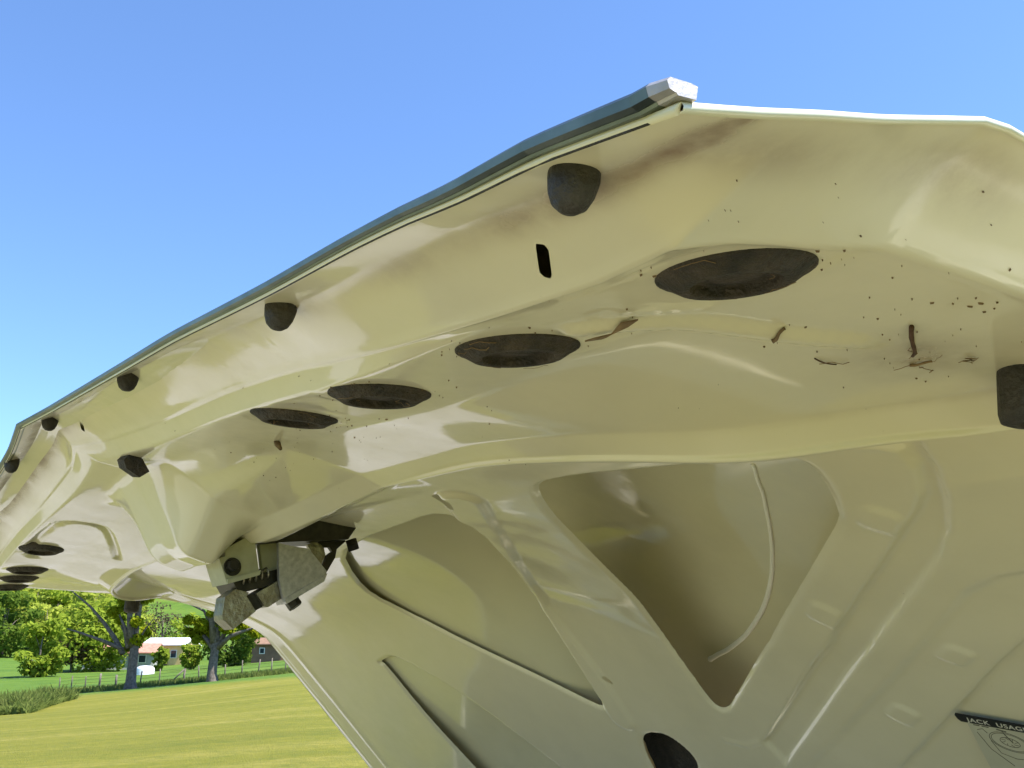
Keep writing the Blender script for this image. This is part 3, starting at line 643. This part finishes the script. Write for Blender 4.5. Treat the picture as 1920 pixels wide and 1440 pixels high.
pts = [on(a, b, .0015) for a, b in [(.346,-.2720), (.339,-.2735), (.331,-.2758), (.323,-.2780), (.317,-.2805), (.323,-.2792), (.330,-.2772), (.333,-.2785), (.337,-.2752)]]
add_prism(bm, pts, Vector((0, 0, -.0006))); tag(bm_obj('leaf_scrap', bm, LEAF_D), 'torn grey-brown leaf scrap hanging next to the second plug', 'leaf scrap')
p, n = surf(.789, -.297); bm = bmesh.new(); add_tube(bm, [p+n*.001+Vector((.004, .001, .003)), p+n*.002, p+n*.0015+Vector((-.006, 0, -.005))], [.001, .0022, .0012], 6)
tag(bm_obj('insect_husk', bm, LEAF_D, None, True), 'small black insect husk on the smooth plate near the latch', 'insect husk')
# countless flecks
V = []; F = []
def fleck(a, b, s, el=1.0):
    s *= random.choice((.18, .24, .3, .38, .6))
    p, n = surf(a, b); M = frame(n, Vector((random.gauss(0, 1), random.gauss(0, 1), random.gauss(0, 1)))); k = len(V); m_ = 6
    pts = [(s*(.6+.6*random.random())*math.cos(2*math.pi*i/m_)*el, s*(.6+.6*random.random())*math.sin(2*math.pi*i/m_)) for i in range(m_)]
    for x, y in pts: V.append(p+M @ Vector((x, y, -.0002)))
    for x, y in pts: V.append(p+M @ Vector((x*.7, y*.7, .0006)))
    F.append(tuple(range(k+m_, k+2*m_)))
    for i in range(m_): F.append((k+i, k+(i+1) % m_, k+m_+(i+1) % m_, k+m_+i))
for _ in range(45): fleck(random.uniform(.2, .95), random.uniform(-.40, -.22), random.uniform(.0003, .0010), random.choice((1, 1, 2)))
for _ in range(26): fleck(random.gauss(.285, .022), random.gauss(-.42, .035), random.uniform(.0003, .0010), random.choice((1, 2, 3)))
for _ in range(12): fleck(random.gauss(.235, .014), random.gauss(-.385, .012), random.uniform(.0004, .0011), random.choice((2, 3)))
for _ in range(16): fleck(random.uniform(.18, .23), random.uniform(-.36, -.2), random.uniform(.0003, .0008))
for a, b, s_ in plug_pos[:4]:
    for _ in range(14):
        t = random.uniform(0, 2*math.pi); r = RP*random.uniform(.95, 1.35); fleck(a+r*math.cos(t), b+r*math.sin(t), random.uniform(.0003, .0009), random.choice((1, 2, 3)))
for _ in range(40): fleck(random.uniform(.6, .9), random.uniform(-.34, -.26), random.uniform(.0003, .0009), random.choice((1, 3)))
tag(mesh('dirt_flecks', V, F, LEAF_D), 'dark dirt flecks scattered over the lid underside', 'dirt', kind='stuff')
# cobweb and grass strands clinging to the plugs
bm = bmesh.new()
for a, b, s_ in plug_pos[:4]:
    p, n = surf(a, b); M = frame(n)
    for _ in range(5):
        t = random.uniform(0, 6.28); r0 = RP*K*random.uniform(.35, .95); P = []
        for q in range(6):
            P.append(p+M @ Vector((r0*math.cos(t), r0*math.sin(t), (.0066-.0060*max(0, (r0/(RP*K)-.74)/.26))*K if r0 > .5*RP*K else .0040*K)))
            t += random.uniform(.05, .16); r0 = min(RP*K*.97, max(.2*RP*K, r0+random.gauss(0, .0007)))
        add_tube(bm, P, random.uniform(.00008, .00018), 4, False)
for _ in range(7):
    a, b = random.gauss(.283, .012), random.gauss(-.445, .014); P = []; t = random.uniform(0, 6.28)
    for q in range(7): P.append(on(a, b, .0006+.0008*random.random())); a += .0025*math.cos(t); b += .0022*math.sin(t); t += random.gauss(0, .45)
    add_tube(bm, P, random.uniform(.00008, .00022), 4, False)
tag(bm_obj('cobweb_strands', bm, WEB, None, True), 'tan cobweb and dry grass strands on the dusty plugs', 'cobweb', kind='stuff')

# ================================================================ background: trees, houses, fence
def leafmat(name, c1, c2):
    m = bpy.data.materials.new(name); m.use_nodes = True; nt = m.node_tree; nt.nodes.remove(nt.nodes['Principled BSDF'])
    out = nt.nodes['Material Output']; d = N(m, 'ShaderNodeBsdfDiffuse'); t = N(m, 'ShaderNodeBsdfTranslucent'); x = N(m, 'ShaderNodeMixShader', Fac=.5)
    oi = N(m, 'ShaderNodeObjectInfo'); c = ramp(m, noise(m, .9, 4, .7), [(.3, c1), (.7, c2)])
    hs_ = N(m, 'ShaderNodeHueSaturation', Saturation=1.0); L(m, math_(m, 'ADD', math_(m, 'MULTIPLY', oi.outputs['Random'], .5), .75), hs_.inputs['Value']); L(m, c, hs_.inputs['Color'])
    L(m, hs_.outputs['Color'], d.inputs['Color']); L(m, hs_.outputs['Color'], t.inputs['Color']); L(m, d.outputs[0], x.inputs[1]); L(m, t.outputs[0], x.inputs[2]); L(m, x.outputs[0], out.inputs['Surface'])
    return m
LEAF_Y = leafmat('maple_leaf', (.21, .26, .012), (.34, .36, .02)); LEAF_G = leafmat('green_leaf', (.20, .28, .03), (.30, .36, .045)); LEAF_P = leafmat('pale_leaf', (.27, .33, .045), (.38, .42, .075)); LEAF_DK = leafmat('dark_leaf', (.09, .15, .022), (.15, .22, .035))
LEAF_BR = leafmat('bare_twigs', (.10, .075, .05), (.15, .115, .075)); REED = leafmat('tall_grass', (.10, .15, .03), (.18, .20, .06))
BARK = noisy('bark', (.065, .052, .042), (.19, .155, .13), 6, .95, .8, 12)
def leaf_cloud(centres, radii, n, size, flat=.7):
    c = np.asarray(centres, float); r = np.asarray(radii, float); w = r**2.4; w /= w.sum(); idx = rng.choice(len(c), n, p=w)
    d = rng.normal(size=(n, 3)); d /= np.linalg.norm(d, axis=1, keepdims=True); rr = r[idx]*(.25+.75*rng.random(n)**.45)
    P = c[idx]+d*rr[:, None]*np.array([1, 1, flat])
    nn_ = d*.7+rng.normal(size=(n, 3))*.6+np.array([0, 0, .5]); nn_ /= np.linalg.norm(nn_, axis=1, keepdims=True)
    u = np.cross(nn_, rng.normal(size=(n, 3))); u /= np.linalg.norm(u, axis=1, keepdims=True); v = np.cross(nn_, u)
    s = size*(.6+.8*rng.random(n))[:, None]
    Vv = np.stack([P-u*s, P-v*s*.6, P+u*s, P+v*s*.6], 1).reshape(-1, 3)
    return Vv
def leaves(name, Vv, m, parent): return fast_mesh(name, Vv, np.arange(len(Vv)), np.arange(0, len(Vv), 4), m, parent, False)
def copy_tree(o, loc, rz, sc, **kw):
    c = o.copy(); COL.objects.link(c); c.location = loc; c.rotation_euler = (0, 0, rz); c.scale = (sc[0], sc[1], sc[2])
    for ch in o.children:
        d = ch.copy(); COL.objects.link(d); d.parent = c
    tag(c, **kw); return c
# --- generic broadleaf prototypes (at the origin)
def broadleaf(name, h, w, n, size, lm, ncl=26, lowest=.18):
    t = empty(name, (0, 0, 0)); cs = []; rs = []
    for _ in range(ncl):
        z = random.uniform(lowest, .95); ww = w*.5*math.sin(math.pi*min(1, (z-lowest*.6)/(1.08-lowest*.6)))**.7
        a = random.uniform(0, 6.28); q = ww*random.uniform(.35, 1)
        cs.append((q*math.cos(a), q*math.sin(a), h*z)); rs.append(w*random.uniform(.13, .24))
    bm = bmesh.new(); add_tube(bm, [(0, 0, -.5), (0, 0, h*.25), (w*.03, 0, h*.55), (0, w*.02, h*.85)], [h*.028, h*.022, h*.014, h*.004], 7)
    for c in cs[:9]: add_tube(bm, [(0, 0, c[2]*.55), (c[0]*.5, c[1]*.5, c[2]*.85), c], [h*.010, h*.006, h*.002], 5)
    bm_obj('trunk', bm, BARK, t, True); leaves('crown', leaf_cloud(cs, rs, n, size), lm, t)
    return t
def hill_pts(specs, proto, label, cat, group, f_rng, used=[]):
    for i, (x, f, sc) in enumerate(specs):
        loc = gpx(x, f, 1180); k = sc*random.uniform(.9, 1.1)
        pr = proto[i % len(proto)]
        if pr not in used:
            used.append(pr); o = pr; o.location = loc; o.rotation_euler = (0, 0, random.uniform(0, 6)); o.scale = (k, k, k*random.uniform(.9, 1.1)); tag(o, label, cat, group)
        else: copy_tree(pr, loc, random.uniform(0, 6), (k, k, k*random.uniform(.9, 1.1)), label=label, cat=cat, group=group)
pale = [broadleaf('hillside_tree', 14, 12, 2600, .55, LEAF_P), broadleaf('hillside_tree', 13, 10, 2400, .55, LEAF_P), broadleaf('hillside_tree', 15, 11, 2400, .6, LEAF_G)]
dark = [broadleaf('dark_hillside_tree', 17, 11, 2200, .6, LEAF_DK), broadleaf('dark_hillside_tree', 15, 12, 2200, .6, LEAF_DK)]
sp1 = []
for f, n in ((215, 9), (245, 9), (280, 9), (320, 8)):
    for k in range(n): sp1.append((-70+k*42+random.uniform(-14, 14)-(f-215)*.05, f+random.uniform(-10, 10), random.uniform(.75, 1.1)))
hill_pts([s_ for s_ in sp1 if s_[0] < 262 and not (s_[1] < 260 and s_[0] > 215)], pale, 'pale spring-green broadleaf tree in the wood on the far hillside', 'tree', 'trees on the wooded hillside', None)
hill_pts([(-30+k*45+random.uniform(-12, 12), 375+random.uniform(-18, 18), random.uniform(.9, 1.2)) for k in range(26)], dark, 'dark evergreen tree along the crest above the sunny meadow', 'tree', 'dark trees along the hill crest', None)
# --- trees and bushes one can tell apart
def solo(name, x, f, h, w, n, size, lm, label, cat='tree', lowest=.1, ncl=26):
    t = broadleaf(name, h, w, n, size, lm, ncl, lowest); t.location = gpx(x, f, 1250); t.rotation_euler = (0, 0, random.uniform(0, 6)); tag(t, label, cat); return t
solo('spreading_tree', 176, 138, 9.0, 11.5, 5600, .34, LEAF_G, 'big dark-green layered tree standing left of the white house', lowest=.08, ncl=34)
for k_ in range(1):
    solo('round_bush', 72, 120, 6.3, 5.8, 2600, .28, LEAF_G, 'tall round green bush alone in the left meadow', 'bush', .06)
    solo('round_bush', 0, 195, 12, 12, 3000, .45, LEAF_DK, 'dark bushy tree at the edge of the left meadow', 'tree', .08)
    solo('bare_shrub', 133, 135, 4.4, 4.6, 1500, .20, LEAF_BR, 'brownish leafless shrub before the white house', 'shrub', .25)
    solo('garden_bush', 300, 130, 2.9, 2.0, 1300, .22, LEAF_G, 'green bush between the two houses', 'bush', .08)
    solo('garden_bush', 356, 125, 3.0, 2.8, 1500, .22, LEAF_G, 'rounded green bush before the yellow house', 'bush', .08)
    solo('garden_bush', 432, 125, 5.2, 6.0, 2200, .24, LEAF_DK, 'dark bush right of the second maple trunk', 'bush', .06)
    solo('garden_bush', 470, 140, 5.5, 5.4, 1800, .24, LEAF_G, 'loose green bush below the white shed', 'bush', .06)
    solo('bare_tree', 300, 190, 9, 9, 900, .25, LEAF_BR, 'thin leafless tree on the sunny meadow slope', 'tree', .25)
    solo('garden_tree', 348, 165, 7.5, 6.5, 1600, .3, LEAF_G, 'small tree behind the white metal roof', 'tree', .15)
    solo('garden_tree', 512, 150, 7.6, 6.0, 2000, .3, LEAF_DK, 'dark tree tucked behind the far edge of the lid', 'tree', .1)
    solo('garden_tree', 262, 200, 8, 7, 1600, .36, LEAF_P, 'pale bush on the hillside just above the red roof', 'bush', .1)
# --- the two old maples
def maple(label, base, th, limbs, clumps, tops, n, shrink=1):
    t = empty('maple_tree', base); bx_, by_, bz_ = base
    o = Vector(base); X, Y = RIGHT, FWD
    def q(p): return o+X*p[0]+Y*p[2]+Vector((0, 0, p[1]))
    bm = bmesh.new()
    add_tube(bm, [q((0, -.5, 0)), q((0, .05, 0)), q((-.02, .5, 0)), q((0, 1.4, 0)), q((.03, 2.4, 0))]+[q(p) for p in tops], [th*1.5, th*1.28, th*1.0, th*.86, th*.9]+[th*(.62-.12*i) for i in range(len(tops))], 14)
    for v in bm.verts: v.co += Vector((random.gauss(0, .025), random.gauss(0, .025), 0))
    bm_obj('trunk', bm, BARK, t, True)
    for pts, r in limbs:
        bm = bmesh.new(); add_tube(bm, [q(p) for p in pts], [r*(1-.8*i/(len(pts)-1)) for i in range(len(pts))], 7); bm_obj('limb', bm, BARK, t, True)
    c1 = [p for p in clumps if p[1] < 8]; c2 = [p for p in clumps if p[1] >= 8]
    leaves('crown', np.concatenate([leaf_cloud([q(p[:3]) for p in c1], [p[3] for p in c1], n, .16, .8), leaf_cloud([q(p[:3]) for p in c2], [p[3] for p in c2], n, .2, .8)]), LEAF_Y, t)
    tag(t, label, 'tree'); return t
S75 = 75/1884.*1.0
def mp(x, y, x0, y0, dz=0): return ((x-x0)*S75*1.03, (y0-y)*S75*1.03, dz)
x0, y0 = 244, 1292
cl = [(*mp(x, y, x0, y0, random.uniform(-.8, .8)), r) for x, y, r in [(205,1112,.8),(228,1108,.8),(250,1112,.8),(215,1130,.8),(240,1135,.6),(222,1150,.7),(205,1160,.5),(255,1135,.6),(263,1118,.6),(214,1175,.4),(250,1178,.5),(258,1195,.4),(232,1200,.4),(248,1208,.55),(238,1216,.5),(228,1222,.4),(255,1190,.35),(270,1105,.6),(190,1105,.6)]]
cl += [(random.gauss(-.3, 2.4), random.uniform(8.6, 14), random.gauss(0, 2.4), random.uniform(.7, 1.5)) for _ in range(20)]
lb = [([mp(225,1232,x0,y0), mp(205,1205,x0,y0,.3), mp(180,1178,x0,y0,.6), mp(150,1150,x0,y0,.9), mp(108,1120,x0,y0,1.2)], .22), ([mp(225,1225,x0,y0), mp(190,1210,x0,y0,-.4), mp(150,1196,x0,y0,-.7), mp(130,1190,x0,y0,-.8)], .17),
      ([mp(235,1222,x0,y0), mp(222,1195,x0,y0,.4), mp(205,1172,x0,y0,.7)], .26), ([mp(236,1215,x0,y0), mp(228,1190,x0,y0,-.3), mp(216,1165,x0,y0,-.5)], .22), ([mp(248,1215,x0,y0), mp(260,1190,x0,y0), mp(276,1168,x0,y0)], .10),
      ([mp(242,1220,x0,y0), mp(236,1180,x0,y0,-.5), mp(232,1130,x0,y0,-.6), mp(238,1080,x0,y0,-.6)], .30)]
maple('old maple with pale trunk and one long bare limb, beside the white house', gpx(x0, 75, 1292), .37, lb, cl, [mp(243,1195,x0,y0), mp(246,1140,x0,y0), mp(244,1080,x0,y0), mp(242,1020,x0,y0)], 5200)
x0, y0 = 397, 1281
cl = [(*mp(x, y, x0, y0, random.uniform(-.8, .8)), r) for x, y, r in [(362,1200,.6),(372,1185,.55),(352,1178,.45),(385,1195,.5),(398,1182,.7),(410,1172,.6),(392,1165,.5),(420,1190,.55),(400,1150,.45),(412,1140,.4),(440,1182,.5),(455,1190,.45),(468,1200,.4),(430,1205,.4),(345,1195,.35),(380,1212,.35),(365,1212,.3),(430,1160,.5),(480,1190,.35)]]
cl += [(random.gauss(.2, 2.4), random.uniform(8.8, 14), random.gauss(0, 2.4), random.uniform(.7, 1.5)) for _ in range(18)]
lb = [([mp(395,1225,x0,y0), mp(375,1205,x0,y0,.4), mp(350,1196,x0,y0,.6), mp(335,1186,x0,y0,.8)], .22), ([mp(402,1225,x0,y0), mp(425,1205,x0,y0,-.4), mp(455,1195,x0,y0,-.6), mp(480,1186,x0,y0,-.8)], .22),
      ([mp(398,1220,x0,y0), mp(384,1185,x0,y0,.5), mp(368,1160,x0,y0,.7), mp(340,1148,x0,y0,.9)], .20), ([mp(404,1218,x0,y0), mp(420,1180,x0,y0,.3), mp(436,1150,x0,y0,.5)], .20), ([mp(396,1215,x0,y0), mp(388,1160,x0,y0,-.4), mp(383,1090,x0,y0,-.6)], .34)]
maple('old maple with dark upper trunk, bright leaf tufts and no long bare limb', gpx(x0, 75, 1281), .33, lb, cl, [mp(400,1190,x0,y0), mp(404,1150,x0,y0), mp(404,1090,x0,y0), mp(402,1030,x0,y0)], 4600)

# --- tall grass at the lawn's edge
n = 16000; Vv = []
c = np.array([(lat(x, 1310)*f, f) for x, f in zip(rng.uniform(-160, 145, n), rng.uniform(42, 62, n))])
keep = [(r, f) for r, f in c if (lat(148, 1310)*f-r) > (62-f)*.10*0 and r < lat(60+ (f-42)*4.4, 1310)*f]
P = np.array([lev(r, f, gz(r, f)-.05) for r, f in keep]); m_ = len(P); hgt = rng.uniform(.25, 1.0, m_)*(.75+.35*np.sin(P[:, 0]*.9)*np.sin(P[:, 1]*.7)); an = rng.uniform(0, 6.28, m_)
dx = np.stack([np.cos(an), np.sin(an), 0*an], 1)*.05; ld = np.stack([rng.normal(0, .3, m_), rng.normal(0, .3, m_), hgt], 1)
mid = P+ld*np.array([.35, .35, .6])
Vv = np.stack([P-dx, P+dx, mid+dx*.8, mid-dx*.8, mid-dx*.8, mid+dx*.8, P+ld+dx*.1, P+ld-dx*.1], 1).reshape(-1, 3)
tg = leaves('tall_grass', Vv, REED, None); tag(tg, 'patch of tall unmown grass beside the lawn', 'grass', kind='stuff')
# rough grass strip under the fence
n = 7000; xs = rng.uniform(60, 560, n); fs = rng.uniform(76, 84, n)
P = np.array([lev(lat(x, 1285)*f, f, gz(lat(x, 1285)*f, f)-.05) for x, f in zip(xs, fs)]); hgt = rng.uniform(.12, .42, n); an = rng.uniform(0, 6.28, n)
dx = np.stack([np.cos(an), np.sin(an), 0*an], 1)*.06; ld = np.stack([rng.normal(0, .1, n), rng.normal(0, .1, n), hgt], 1)
Vv = np.stack([P-dx, P+dx, P+ld+dx*.1, P+ld-dx*.1], 1).reshape(-1, 3)
tag(leaves('fence_grass', Vv, REED, None), 'strip of rough grass growing along the wire fence', 'grass', kind='stuff')

# --- houses
WHITE = noisy('white_siding', (.30, .31, .29), (.38, .38, .36), 3, .7); YEL = noisy('yellow_siding', (.62, .42, .18), (.70, .50, .24), 2, .75); ROOF_R = noisy('rust_roof', (.32, .14, .10), (.42, .22, .16), 2, .8); ROOF_W = noisy('white_metal_roof', (.72, .72, .75), (.8, .8, .82), 2, .35); WIN = mat('window_glass', (.03, .04, .05), .08); TRIM = mat('white_trim', (.7, .7, .68), .6); BRN = noisy('brown_boards', (.16, .09, .06), (.22, .13, .08), 2, .85)
def house(name, label, x, f, y, w, d, h, rise, wallm, roofm, rot, wins, door=None):
    base = gpx(x, f, y); t = empty(name, base); M = Matrix.Rotation(rot, 4, 'Z'); Rx = M @ RIGHT; Ry = M @ FWD; up = Vector((0, 0, 1)); o = Vector(base)
    q = lambda a, b, c: o+Rx*a+Ry*b+up*c
    bm = bmesh.new(); add_prism(bm, [q(-w/2, -d/2, -1), q(w/2, -d/2, -1), q(w/2, -d/2, h), q(-w/2, -d/2, h)], Ry*d)
    for s_ in (-1, 1): add_prism(bm, [q(s_*w/2-s_*.02, -d/2, h), q(s_*w/2-s_*.02, d/2, h), q(s_*w/2-s_*.02, 0, h+rise)], Rx*(-s_*.1))
    bm_obj('wall', bm, wallm, t)
    for s_ in (-1, 1):
        bm = bmesh.new(); add_prism(bm, [q(-w/2-.4, s_*(d/2+.45), h-.18), q(w/2+.4, s_*(d/2+.45), h-.18), q(w/2+.4, 0, h+rise+.06), q(-w/2-.4, 0, h+rise+.06)], up*.14); bm_obj('roof', bm, roofm, t)
    for a, ww, hh, zz in wins:
        wd = bm_obj('window', (lambda bm: (add_prism(bm, [q(a-ww/2-.09, -d/2-.05, zz-.09), q(a+ww/2+.09, -d/2-.05, zz-.09), q(a+ww/2+.09, -d/2-.05, zz+hh+.09), q(a-ww/2-.09, -d/2-.05, zz+hh+.09)], Ry*.1), bm)[1])(bmesh.new()), TRIM, t)
        bm = bmesh.new(); add_prism(bm, [q(a-ww/2, -d/2-.07, zz), q(a+ww/2, -d/2-.07, zz), q(a+ww/2, -d/2-.07, zz+hh), q(a-ww/2, -d/2-.07, zz+hh)], Ry*.06); bm_obj('pane', bm, WIN, wd)
    if door is not None:
        bm = bmesh.new(); add_prism(bm, [q(door-.45, -d/2-.06, -.2), q(door+.45, -d/2-.06, -.2), q(door+.45, -d/2-.06, 2), q(door-.45, -d/2-.06, 2)], Ry*.08); bm_obj('door', bm, BRN, t)
    return tag(t, label, 'house' if 'house' in name else 'shed')
house('white_house', 'long low white house with a rust-red roof behind the bare-limbed maple', 229, 150, 1256, 9.6, 6, 2.35, 1.15, WHITE, ROOF_R, .15, [(-.9, .42, .95, .95), (-.3, .42, .95, .95), (3.2, .9, .95, .95)], 1.8)
house('yellow_house', 'yellow house with a white metal roof between the two maples', 318, 158, 1252, 6.2, 5, 2.9, .85, YEL, ROOF_W, -.12, [(-1.2, .8, 1.0, 1.0), (1.6, .8, 1.0, 1.0)], .3)
house('brown_shed', 'brown board shed at the right end of the field', 505, 135, 1240, 4.2, 3, 2.2, .6, BRN, BRN, .1, [(-.8, .5, .6, 1.0)])
# white round-topped tank and a white car-sized cistern by the house
def tank(x, f, y, r, h, label):
    p = gpx(x, f, y); bm = bmesh.new(); add_lathe(bm, [(r, -.6), (r, h*.6), (r*.92, h*.8), (r*.6, h*.95), (0, h)], p, (0, 0, 1), 20); tag(bm_obj('water_tank', bm, ROOF_W, None, True), label, 'tank')
tank(272, 118, 1262, 1.0, 1.0, 'small white round-topped tank on the grass before the white house')
tank(474, 175, 1200, 1.0, 5.2, 'tall white tank seen between the right maple and the lid')
# --- fence
POST = noisy('weathered_post', (.09, .075, .06), (.19, .165, .14), 5, .95)
fx = [(112, 84), (134, 84), (160, 83.5), (186, 83), (217, 82), (262, 82), (298, 81.5), (343, 81), (372, 81), (420, 81), (452, 81), (482, 81), (507, 81), (533, 81), (560, 81)]
tops_ = []; fence = empty('wire_fence', gpx(300, 82, 1285)); tag(fence, 'wire fence on thin wooden posts between lawn and field', 'fence')
for i, (x, f) in enumerate(fx):
    p = gpx(x, f, 1285); h = random.uniform(1.0, 1.2); lean = Vector((random.gauss(0, .05), random.gauss(0, .05), 0)); bm = bmesh.new(); r = .085 if i in (3, 4, 7) else .05
    add_tube(bm, [p-Vector((0, 0, .4)), p+Vector((0, 0, h*.5))+lean*.5, p+Vector((0, 0, h))+lean], [r, r, r*.9], 7); bm_obj('post', bm, POST, fence, True); tops_.append((p, lean, h))
p = gpx(343, 81, 1285); q_ = gpx(318, 81, 1285); bm = bmesh.new(); add_tube(bm, [q_, p+Vector((0, 0, .95))], .06, 6); bm_obj('brace', bm, POST, fence, True)
for k_, hh in enumerate((.3, .55, .8, 1.0)):
    bm = bmesh.new(); add_tube(bm, [p+lean*hh+Vector((0, 0, hh)) for p, lean, h in tops_], .008, 4); bm_obj('wire', bm, STEEL_DARK, fence)
# --- power lines on poles beyond the frame
def pole(x, f, h, label):
    p = gpx(x, f, 1250); t = empty('utility_pole', p); bm = bmesh.new(); add_tube(bm, [p-Vector((0, 0, .6)), p+Vector((0, 0, h))], [.17, .12], 10); bm_obj('pole', bm, POST, t, True)
    bm = bmesh.new(); add_box(bm, p+Vector((0, 0, h-.5)), (1.8, .1, .12)); bm_obj('crossarm', bm, POST, t); tag(t, label, 'utility pole'); return p+Vector((0, 0, h-.42))
pa = pole(-330, 120, 8.0, 'utility pole left of the meadow carrying the wire'); pb = pole(760, 118, 8.5, 'utility pole behind the lid carrying the wire')
for dz, s_ in ((0, .9), (-1.9, .7)):
    P = [pa.lerp(pb, t/20)+Vector((0, 0, dz-4*s_*(t/20)*(1-t/20))) for t in range(21)]
    bm = bmesh.new(); add_tube(bm, P, .011, 4); tag(bm_obj('power_line', bm, STEEL_DARK), 'upper overhead wire crossing before the wooded hillside' if dz == 0 else 'lower overhead wire crossing before the wooded hillside', 'wire')

# --- woodland behind the photographer (mirrored in the moulding and the paint)
cs = []; rs = []
for k in range(90):
    t = math.radians(random.uniform(5, 100)); R_ = random.uniform(62, 85); x, y = R_*math.cos(t)+5, R_*math.sin(t)+12
    d = Vector((x, y, 0)); z = CAMH+gz(d.dot(RIGHT), d.dot(FWD)); h_ = random.uniform(7, 13)
    for q in range(4): cs.append((x+random.gauss(0, 2), y+random.gauss(0, 2), z+h_*(.2+.23*q))); rs.append(random.uniform(2.2, 3.6))
tag(leaves('woodland', leaf_cloud(cs, rs, 26000, .6), LEAF_G, None), 'dense green wood across the lawn behind the car', 'wood', kind='stuff')
